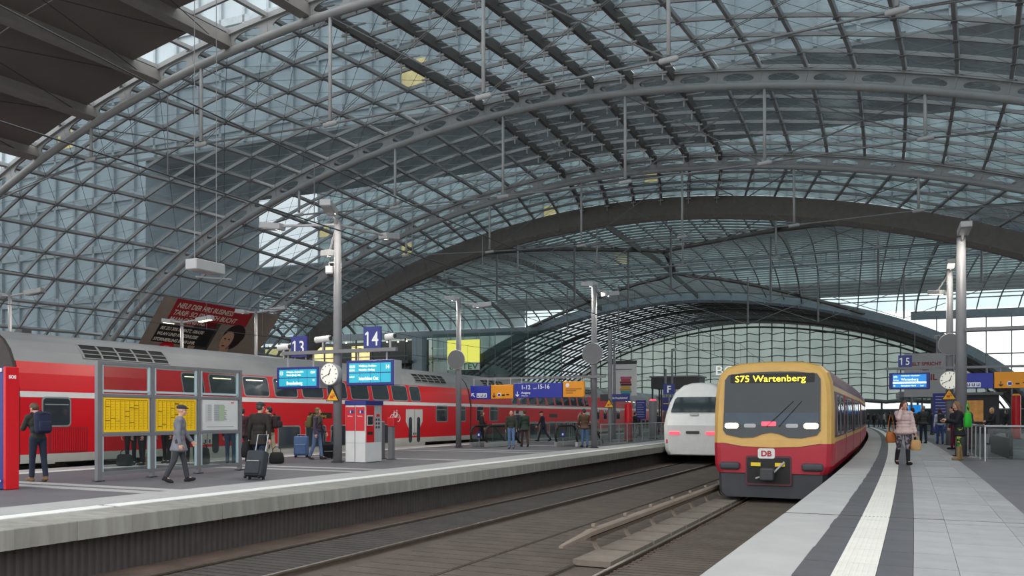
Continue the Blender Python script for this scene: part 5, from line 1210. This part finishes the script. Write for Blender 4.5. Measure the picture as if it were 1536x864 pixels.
t = thing('wall_poster', 'tall yellow illuminated poster with green lettering on the far glass wall', 'poster', P(-50.6, 102.4, 10.35), yaw(102)); M_pyel = mat('poster_lit_yellow', 'f3f06a', .6, var=.03, emit=.25); flat(t, rect(-2.35, 2.35, -1.0, 2.0), M_pyel, -.1, .1, 'yellow_field'); flat(t, rect(-2.35, 2.35, -2.0, -1.0), M_stripe, -.1, .1, 'white_field'); text('DATEV', 1.12, mat('print_green_deep', '0e8a4a', .6, var=0), t, (0, -.12, -1.9), 'CENTER', sx_=1.2, bold=.015)
for x in (-2.3, 2.3): MB().box((x, .05, 0), (.12, .2, 4.1)).build('frame', M_grey, t)
t = thing('outline_lettering', 'white outline capital letters on the end wall above the suburban train', 'lettering', P(-21.8, 138.8, 8.8), yaw(139)); text('BOMBARDIER', 2.1, mat('letter_glow', 'e8ece4', .5, var=0, emit=.35), t, (0, -.1, 0), sx_=1.15); MB().box((11, .05, -.15), (23, .08, .08)).build('rail', M_grey, t)  # slight glow added to the letter colour so they read white without light
# large poster on the left glass skin
t = thing('advertising_poster', 'large dark poster with red headline and portrait hanging on the left glass wall', 'poster', (0, 0, 0))
A0, A1, A2, A3 = P(-41.9, 36.5, 5.95), P(-41.5, 46.6, 5.8), P(-39.9, 46.6, 9.3), P(-39.3, 36.5, 9.25)
PX = (A1 - A0).length; PZ = (A3 - A0).length; ex = (A1 - A0).normalized(); ez = (A3 - A0).normalized(); en = ex.cross(ez).normalized(); t.location = A0
t.rotation_euler = Matrix((ex, ez, en)).transposed().to_euler()
def ft(x, y, z): return Vector((x, z, -y))
def pflat(poly, m, k, name, par=None): return MB().plate(poly, ft, -.01 - .01 * k, -.01 * k).build(name, m, par or t)
bg_ = pflat(rect(0, PX, 0, PZ), mat('poster_brown', '95897b', .6, var=.3, scale=.35), 0, 'banner')
pflat(rect(3.2, 5.2, 0, 2.9), mat('poster_shadow', '4a403a', .6, var=.2), 1, 'printed_shadow'); pflat(rect(3.6, 4.1, .5, 1.6), mat('poster_lamp', 'b59a78', .6, var=.2), 2, 'printed_lamp')
pflat([(1.0, 2.5), (4.9, 2.5), (4.9, 2.95), (7.3, 2.95), (7.3, PZ), (1.0, PZ)], mat('poster_red', 'a8242c', .6, var=.05), 1, 'red_headline'); pflat(rect(.7, 5.0, 1.05, 2.35), M_btext, 3, 'black_block')
RT = (0, 0, 0); M_cream = mat('print_cream', 'e6dcc8', .6, var=0)
for b, sz, x, y in (('NEU! DER HRS BUSINESS', .50, 1.2, 3.62), ('TARIF: SO EINFACH BUCHT', .50, 1.15, 3.1), ('MAN GÜNSTIG.', .50, 1.1, 2.6), ('BIS ZU 30% RABATT, GRATIS', .32, .85, 1.98), ('WLAN UND KOSTENLOSE', .32, .8, 1.58), ('STORNIERUNG BIS 18 UHR.', .32, .75, 1.16)): text(b, sz, M_cream, t, (x, y, .05), rot=RT, shear=.22, sx_=.82, bold=.008, ext=.003)
pflat(circ(.62, 28, 2.0, .55), M_red, 3, 'red_badge')
for b, y in (('JETZT', .72), ('ANMELDEN', .5), ('AUF HRS.DE', .28)): text(b, .19, M_cream, t, (2.0, y, .05), 'CENTER', rot=RT, shear=.15, sx_=.8, ext=.003)
M_ph = mat('portrait_hair', '2a1d18', .6, var=.1); M_ps = mat('portrait_skin', 'c49a80', .6, var=.08)
pflat([(6.75 + .85 * cos(a * pi / 14) * (1.1 if a < 14 else 1), 2.05 + 1.0 * sin(a * pi / 14)) for a in range(28)], M_ph, 2, 'portrait_hair'); pflat([(6.35 + .5 * cos(a * pi / 12), 1.75 + .72 * sin(a * pi / 12)) for a in range(24)], M_ps, 3, 'portrait_face'); pflat([(6.2, 1.2), (6.2, .5), (7.0, .5), (6.9, 1.3)], M_ps, 2, 'portrait_neck')
pflat([(5.0, 0), (5.4, .45), (6.2, .65), (7.0, .65), (8.0, .35), (8.4, 0)], mat('portrait_dress', '9a6a60', .6, var=.15), 3, 'portrait_dress')
for x, y, w, h in ((6.15, 1.88, .09, .05), (6.5, 1.86, .09, .05)): pflat([(x + w * cos(a * pi / 6), y + h * sin(a * pi / 6)) for a in range(12)], M_ph, 4, 'portrait_eye')
pflat([(6.3 + .15 * cos(a * pi / 6), 1.32 + .05 * sin(a * pi / 6)) for a in range(12)], mat('portrait_lip', '7a2c2c', .6, var=0), 4, 'portrait_mouth')
for z in (0, PZ): MB().tube((Vector((0, z, -.05)), Vector((PX, z, -.05))), .05, 6).build('edge_tube', M_grey, t)
# shops beyond the crowd on the right platform
M_warmw = mat('shop_warm', 'b98348', .6, var=.4, scale=2, emit=.16)
t = thing('platform_kiosk', 'dark kiosk with warm lit window behind the right platform crowd', 'kiosk', P(5.2, 72, ZR), yaw(72)); MB().box((0, 1.5, 1.45), (4.4, 3, 2.9)).build('body', M_dgrey, t); MB().box((0, 1.4, 3.0), (4.8, 3.5, .2)).build('roof', M_grey, t); f = flat(t, rect(-1.4, 1.2, .9, 2.5), M_warmw, -.04, .0, 'lit_window')
for x in (-1.4, -.1, 1.2): flat(f, rect(x - .05, x + .05, .9, 2.5), M_dgrey, -.08, -.04, 'window_bar')
t = thing('waiting_room', 'grey glazed waiting room beyond the number 15 board', 'shelter', P(3.6, 82, ZR), yaw(82)); MB().box((0, 2, 3.2), (5.2, 6, .5)).build('roof', M_grey, t)
for x in (-2.3, -.8, .8, 2.3): MB().box((x, -.9, 1.5), (.12, .12, 3)).build('post', M_dgrey, t)
MB().box((0, 2, 1.5), (4.4, 5, 3.0)).build('glass_box', M_clear, t); flat(t, rect(-1.9, -.9, 1.6, 2.3), M_lcdb, -1.1, -1.0, 'screen'); flat(t, rect(.9, 1.9, 1.7, 2.3), mat('shop_pink', 'd83a6a', .5, var=0, emit=.5), -1.1, -1.0, 'screen')
# overhead wires
for c, lb, z in ((TD, 'thin overhead contact wire above the red double deck train', 5.4), (TA, 'thin overhead contact wire above the white express train', 5.4)):
    t = thing('overhead_wire', lb, 'wire', (0, 0, 0)); q, _, _ = path(c, 5, 138, z, 6); MB().tube(q, .012, 4).build('contact_wire', M_dgrey, t); MB().tube([P(c, 5 + 133 * i / 44, z + 1.3 - .35 * abs(sin(i * pi / 8)) ** .5) for i in range(45)], .012, 4).build('messenger_wire', M_dgrey, t)
    mb = MB()
    for i in range(45): mb.tube((P(c, 5 + 133 * i / 44, z), P(c, 5 + 133 * i / 44, z + 1.3 - .35 * abs(sin(i * pi / 8)) ** .5)), .008, 3)
    mb.build('dropper', M_dgrey, t, kind='stuff')
t = thing('hanging_luminaire', 'grey box luminaire hanging on rods in front of the left arch', 'lamp', P(-15.6, 15.3, 5.85), yaw(15)); b = MB().rbox((0, 0, 0), (.36, .95, .26), .02, 1).build('luminaire', M_lgrey, t); MB().box((0, 0, -.135), (.28, .75, .02)).build('lens', M_frame, b); MB().tube(((0, -.3, -.28), (.1, .75, -.2)), .02, 5).build('bracket', M_lgrey, t)
for y in (-.35, .35): MB().tube(((0, y, .12), (0, y, 9.6)), .01, 5).build('rod', M_cable, t)
# ------------------------------------------------------------------ the travellers and their luggage
def spot(px, py, z): return at(px, py, z)
def patmat(name, c1, c2, c3, scale):
    m = bpy.data.materials.new(name); m.use_nodes = True; t = m.node_tree; N = t.nodes; b = N['Principled BSDF']; b.inputs['Roughness'].default_value = .85
    g = N.new('ShaderNodeTexCoord'); v = N.new('ShaderNodeTexVoronoi'); v.inputs['Scale'].default_value = scale; r = N.new('ShaderNodeValToRGB'); r.color_ramp.interpolation = 'CONSTANT'
    r.color_ramp.elements[0].color = lin(c1); r.color_ramp.elements[1].position = .36; r.color_ramp.elements[1].color = lin(c2); e = r.color_ramp.elements.new(.68); e.color = lin(c3)
    s_ = N.new('ShaderNodeSeparateColor'); t.links.new(g.outputs['Object'], v.inputs['Vector']); t.links.new(v.outputs['Color'], s_.inputs[0]); t.links.new(s_.outputs[0], r.inputs['Fac']); t.links.new(r.outputs['Color'], b.inputs['Base Color']); return m
# left platform
p, s = spot(57, 722, ZL)
d = person('man in dark jacket and jeans with navy backpack, looking down at the far left', p, s, ZL, 55, 1.78, ((6, 2), (-7, 6)), ((25, 8, 75, 30), (25, 8, 75, 30)), 6, (30, 12), '34332e', bottom='1e2638', shoes='7a5a3c', hair=('short', '54402c'), fine=True, collar='7a1f33', w=1.05)
backpack('navy backpack worn by the man at the far left', d, '1f2540', 1.05)
p, s = spot(268, 723, ZL)
person('person in pale grey coat and dark cap walking in front of the timetables', p, s, ZL, -70, 1.72, ((14, 4), (-12, 14)), ((14, 6, 18, 0), (-12, 6, 18, 0)), 4, (0, 0), '74767e', .45, '3a3a40', '1c1c20', ('none', ''), fine=True, hat='2c3040')
for (x, y), lb, tp_, bt_, fc in (((196, 697), 'traveller with black trousers behind the left timetable pane, left one', 'a32630', '15151a', 200), ((213, 698), 'traveller with black trousers behind the left timetable pane, right one', '2a2a30', '1a1a20', 150), ((250, 695), 'traveller in dark clothes behind the middle timetable pane', '26262c', '17171c', 170), ((287, 693), 'traveller in black behind the right timetable pane', '202024', '141418', 30), ((346, 698), 'traveller in dark red jacket and jeans behind the stand edge', '5a1e2a', '2f4560', 10)):
    p, s = spot(x, y, ZL); person(lb, p, s, ZL, fc, 1.72, ((3, 1), (-4, 3)), top=tp_, bottom=bt_)
for x, y, w, h, hx, lb in ((187, 699, .55, .34, '202226', 'black holdall on the floor behind the left timetable pane'), (226, 699, .22, .40, '8a5a30', 'brown paper bag behind the left timetable pane'), (305, 696, .4, .5, '17171b', 'black travel bag behind the right timetable pane')):
    p, s = spot(x, y, ZL); handbag(lb, P(p, s, ZL), yaw(s), w, .25, h, hx, .12)
p, s = spot(389, 714, ZL)
d = person('man in dark coat and flat cap, back turned, pulling a grey suitcase', p, s, ZL, -12, 1.80, ((8, 2), (-10, 10)), ((-8, 12, 12, 0), (-16, 14, 8, 0)), 3, (0, -10), '26211e', .38, '1f2b44', '3a3028', ('short', '3a3632'), fine=True, hat='35363a', w=1.12)
p, s = spot(381, 719, ZL); suitcase('dark grey wheeled suitcase pulled by the man in the flat cap', P(p, s, ZL), TH - .25, .44, .27, .60, '33383e', -.30, .42)
h = d['sh'][-1]; handbag('black shoulder bag hanging at the side of the man in the flat cap', h + Vector((-.12, -.02, -.98)), TH + 1.3, .40, .20, .40, '151517', .52)
p, s = spot(405, 694, ZL)
d = person('dark haired man in brown jacket and beige trousers, facing left', p, s, ZL, 75, 1.76, ((8, 3), (-8, 6)), ((18, 8, 30, 10), (12, 8, 40, 15)), 2, (0, 8), '3d2a24', bottom='a89a80', shoes='2a2420', hair=('short', '1d1815'), fine=True, collar='b9a58a')
backpack('dark backpack on the back of the man in the brown jacket', d, '2a1e22', .85)
p, s = spot(415, 695, ZL); handbag('black bag on the floor behind the man in the brown jacket', P(p, s, ZL), TH, .42, .26, .34, '141416', .16)
p, s = spot(364, 692, ZL); person('person in dark red and black clothes left of the man in the flat cap', p, s, ZL, 30, 1.72, ((5, 2), (-6, 4)), ((10, 8, 40, 10), (5, 8, 20, 0)), 4, (5, 0), '3a1c22', .2, '2b2f3c', '1a1a1a', ('short', '2a201c'))
p, s = spot(475, 689, ZL)
d = person('traveller in purple patterned jacket and jeans between two suitcases', p, s, ZL, -100, 1.74, ((12, 4), (-8, 12)), ((10, 8, 20, 0), (-6, 10, 15, 0)), 3, (0, 0), '4c3f52', bottom='5b7396', shoes='33302e', hair=('bob', '6e5a3a'), fine=True)
backpack('olive backpack of the traveller in the purple jacket', d, '5c5838', .9)
p, s = spot(452, 686, ZL); suitcase('blue upright suitcase left of the traveller in purple', P(p, s, ZL), TH, .48, .28, .68, '4d6690', 0, .05)
p, s = spot(489, 688, ZL); suitcase('black wheeled trolley case right of the traveller in purple', P(p, s, ZL), TH + .5, .42, .28, .52, '17171a', .35, .40)
p, s = spot(722, 668, ZL); person('person in black jacket at the left escalator', p, s, ZL, -95, 1.72, ((10, 4), (-6, 8)), ((15, 8, 40, 10), (5, 8, 20, 0)), 2, (5, 0), '1b1b1f', bottom='1e1e24', hair=('bob', '4a3a2a'))
p, s = spot(767, 673, ZL); person('bald man in dark green pullover and blue jeans facing the camera', p, s, ZL, 172, 1.70, ((3, 2), (-3, 3)), ((8, 10, 14, 0), (4, 8, 10, 0)), 0, (4, 0), '37392f', bottom='5f7da6', shoes='4a4f58', hair=('none', ''), fine=True, w=1.08)
p, s = spot(776, 664, ZL); person('person in navy jacket behind the bald man', p, s, ZL, -30, 1.78, top='1f2a3c', bottom='20242e', hair=('short', '2a2420'))
p, s = spot(787, 670, ZL); person('person in dark green coat right of the bald man', p, s, ZL, 20, 1.76, ((10, 4), (-8, 10)), top='2a3b30', long=.3, bottom='4a3230', hair=('short', '4a3428'))
p, s = spot(815, 662, ZL); person('person in dark blue hooded jacket walking behind the escalators', p, s, ZL, 75, 1.78, ((22, 6), (-18, 20)), ((10, 8, 20, 0), (-8, 8, 20, 0)), 8, (0, 0), '1d2230', bottom='232838', hair=('none', ''), hat='1c1c22')
p, s = spot(877, 671, ZL); person('man in brown coat and jeans behind the right escalator, back turned', p, s, ZL, 15, 1.80, ((4, 1), (-4, 3)), ((20, 8, 30, 20), (20, 8, 30, 20)), 4, (15, 0), '5a4432', .15, '4f6e92', '2a2a2a', ('short', '2a2520'), w=1.1)
for (p, s), lb, tp_ in (((-16.4, 55), 'seated looking traveller in black near the station name sign, left one', '232326'), ((-15.8, 54), 'traveller in black coat below the station name sign, right one', '1a1a1c'), ((-17.0, 60), 'distant traveller in dark blue under the departure list', '23283a'), ((-16.4, 63), 'distant traveller in grey right of the departure list', '34363c')): person(lb, p, s, ZL, random.uniform(-120, 120), 1.72, top=tp_, bottom='22242c', hair=('short', '30261f'))
# right platform
p, s = spot(1355, 697, ZR)
d = person('long haired woman in pale pink quilted jacket walking with hand at her mouth', p, s, ZR, 178, 1.76, ((7, 3), (-9, 12)), ((6, 12, 12, 0), (60, 12, 142, 28)), 1, (10, 10), 'c3aaa6', .12, '5a5158', '1a1a1c', ('long_loose', '4a2c22'), fine=True, puff=1.16, boots='161618', pat=patmat('floral_purple', '4a4250', '8a8088', '37323c', 22))
sh = d['sh'][1]; handbag('tan brown shoulder bag of the woman in the pink jacket', sh + Vector((-.15, .05, -.80)), TH + .4, .30, .14, .30, 'a5602c', .45)
h = d['hand'][-1] if d['hand'][-1].z < d['hand'][1].z else d['hand'][1]; handbag('crumpled brown paper bag in the hand of the woman in the pink jacket', h + Vector((0, 0, -.40)), TH, .26, .16, .28, 'b98f5e', .12)
p, s = spot(1438, 690, ZR)
d = person('long haired woman in black coat and green patterned leggings, facing left', p, s, ZR, 78, 1.78, ((4, 2), (-5, 3)), ((22, 6, 80, 25), (18, 6, 70, 25)), 2, (14, 10), '1c1c22', .42, '2f5a2a', '8f7552', ('long', '7d5a3c'), fine=True, boots='8f7552', pat=patmat('leggings_green', '1e2a1c', '2f7a34', 'b9b04a', 16))
t_ = d['hip']; handbag('bright green shopping bag at the back of the woman in the black coat', t_ + Vector((.24, -.06, .02)), TH + .7, .36, .14, .44, '2fb52f', .30)
p, s = spot(1385, 665, ZR); person('grey haired man in black leather jacket, back turned, in the right crowd', p, s, ZR, 8, 1.84, ((3, 1), (-3, 2)), ((8, 12, 20, 10), (8, 12, 20, 10)), 1, (0, 0), '2b3030', .05, '1d2a38', '17171a', ('short', '7a7470'), fine=True, w=1.15)
p, s = spot(1369, 664, ZR); person('dark haired person left of the man in the leather jacket', p, s, ZR, -20, 1.74, top='3a2c26', long=.2, bottom='22222a', hair=('bob', '2a1c16'))
p, s = spot(1410, 666, ZR); d = person('woman in white jacket and jeans with a grey backpack', p, s, ZR, -15, 1.68, ((6, 2), (-6, 6)), top='c9ccd2', bottom='2f4a78', shoes='2a2f3a', hair=('bob', '4a342a'), fine=True)
backpack('dark grey backpack of the woman in the white jacket', d, '2c3038', .95)
p, s = spot(1430, 674, ZR); person('person in dark red trousers behind the woman with the green bag', p, s, ZR, 60, 1.72, top='231f24', bottom='6a1d2e', hair=('short', '2a201c'))
p, s = spot(1457, 673, ZR); person('dark haired man in charcoal jacket and maroon trousers looking down', p, s, ZR, 70, 1.76, ((6, 2), (-6, 4)), ((25, 8, 70, 25), (20, 8, 70, 25)), 10, (28, 0), '33363c', bottom='54283a', hair=('short', '241a16'), fine=True)
p, s = spot(1490, 667, ZR); person('blond woman in black jacket and maroon trousers behind the glass railing', p, s, ZR, 85, 1.74, ((16, 4), (-14, 16)), ((20, 8, 60, 20), (10, 8, 40, 10)), 4, (8, 0), '1a1a1e', bottom='4f2632', hair=('bob', 'b08d58'), fine=True)
far = (((1303, 641), 'distant traveller in black beside the suburban train, nearest the train'), ((1311, 641), 'distant traveller in dark coat, second from the suburban train'), ((1319, 641), 'distant traveller in grey jacket left of the pink jacket woman'), ((1326, 643), 'distant traveller in pale top left of the pink jacket woman'), ((1334, 648), 'traveller in black partly hidden by the pink jacket woman'), ((1346, 650), 'traveller in navy seen behind the pink jacket woman'), ((1398, 652), 'traveller in dark clothes between the leather jacket and the backpack'), ((1448, 655), 'distant traveller in black behind the charcoal jacket man'), ((1510, 657), 'distant traveller in dark coat beside the red pillar'))
for ((x, y), lb), tp_ in zip(far, ('1c1c20', '26242a', '55585e', 'a9a49c', '1a1a1d', '222a3e', '2a262a', '1b1b1e', '2b2a2e')):
    p, s = spot(x, y, ZR); person(lb, p, s, ZR, random.uniform(-170, 170), random.uniform(1.68, 1.8), ((5, 2), (-6, 4)), top=tp_, bottom=random.choice(('1f222b', '23201f', '2c3444')), hair=(random.choice(('short', 'bob')), '33281f'))
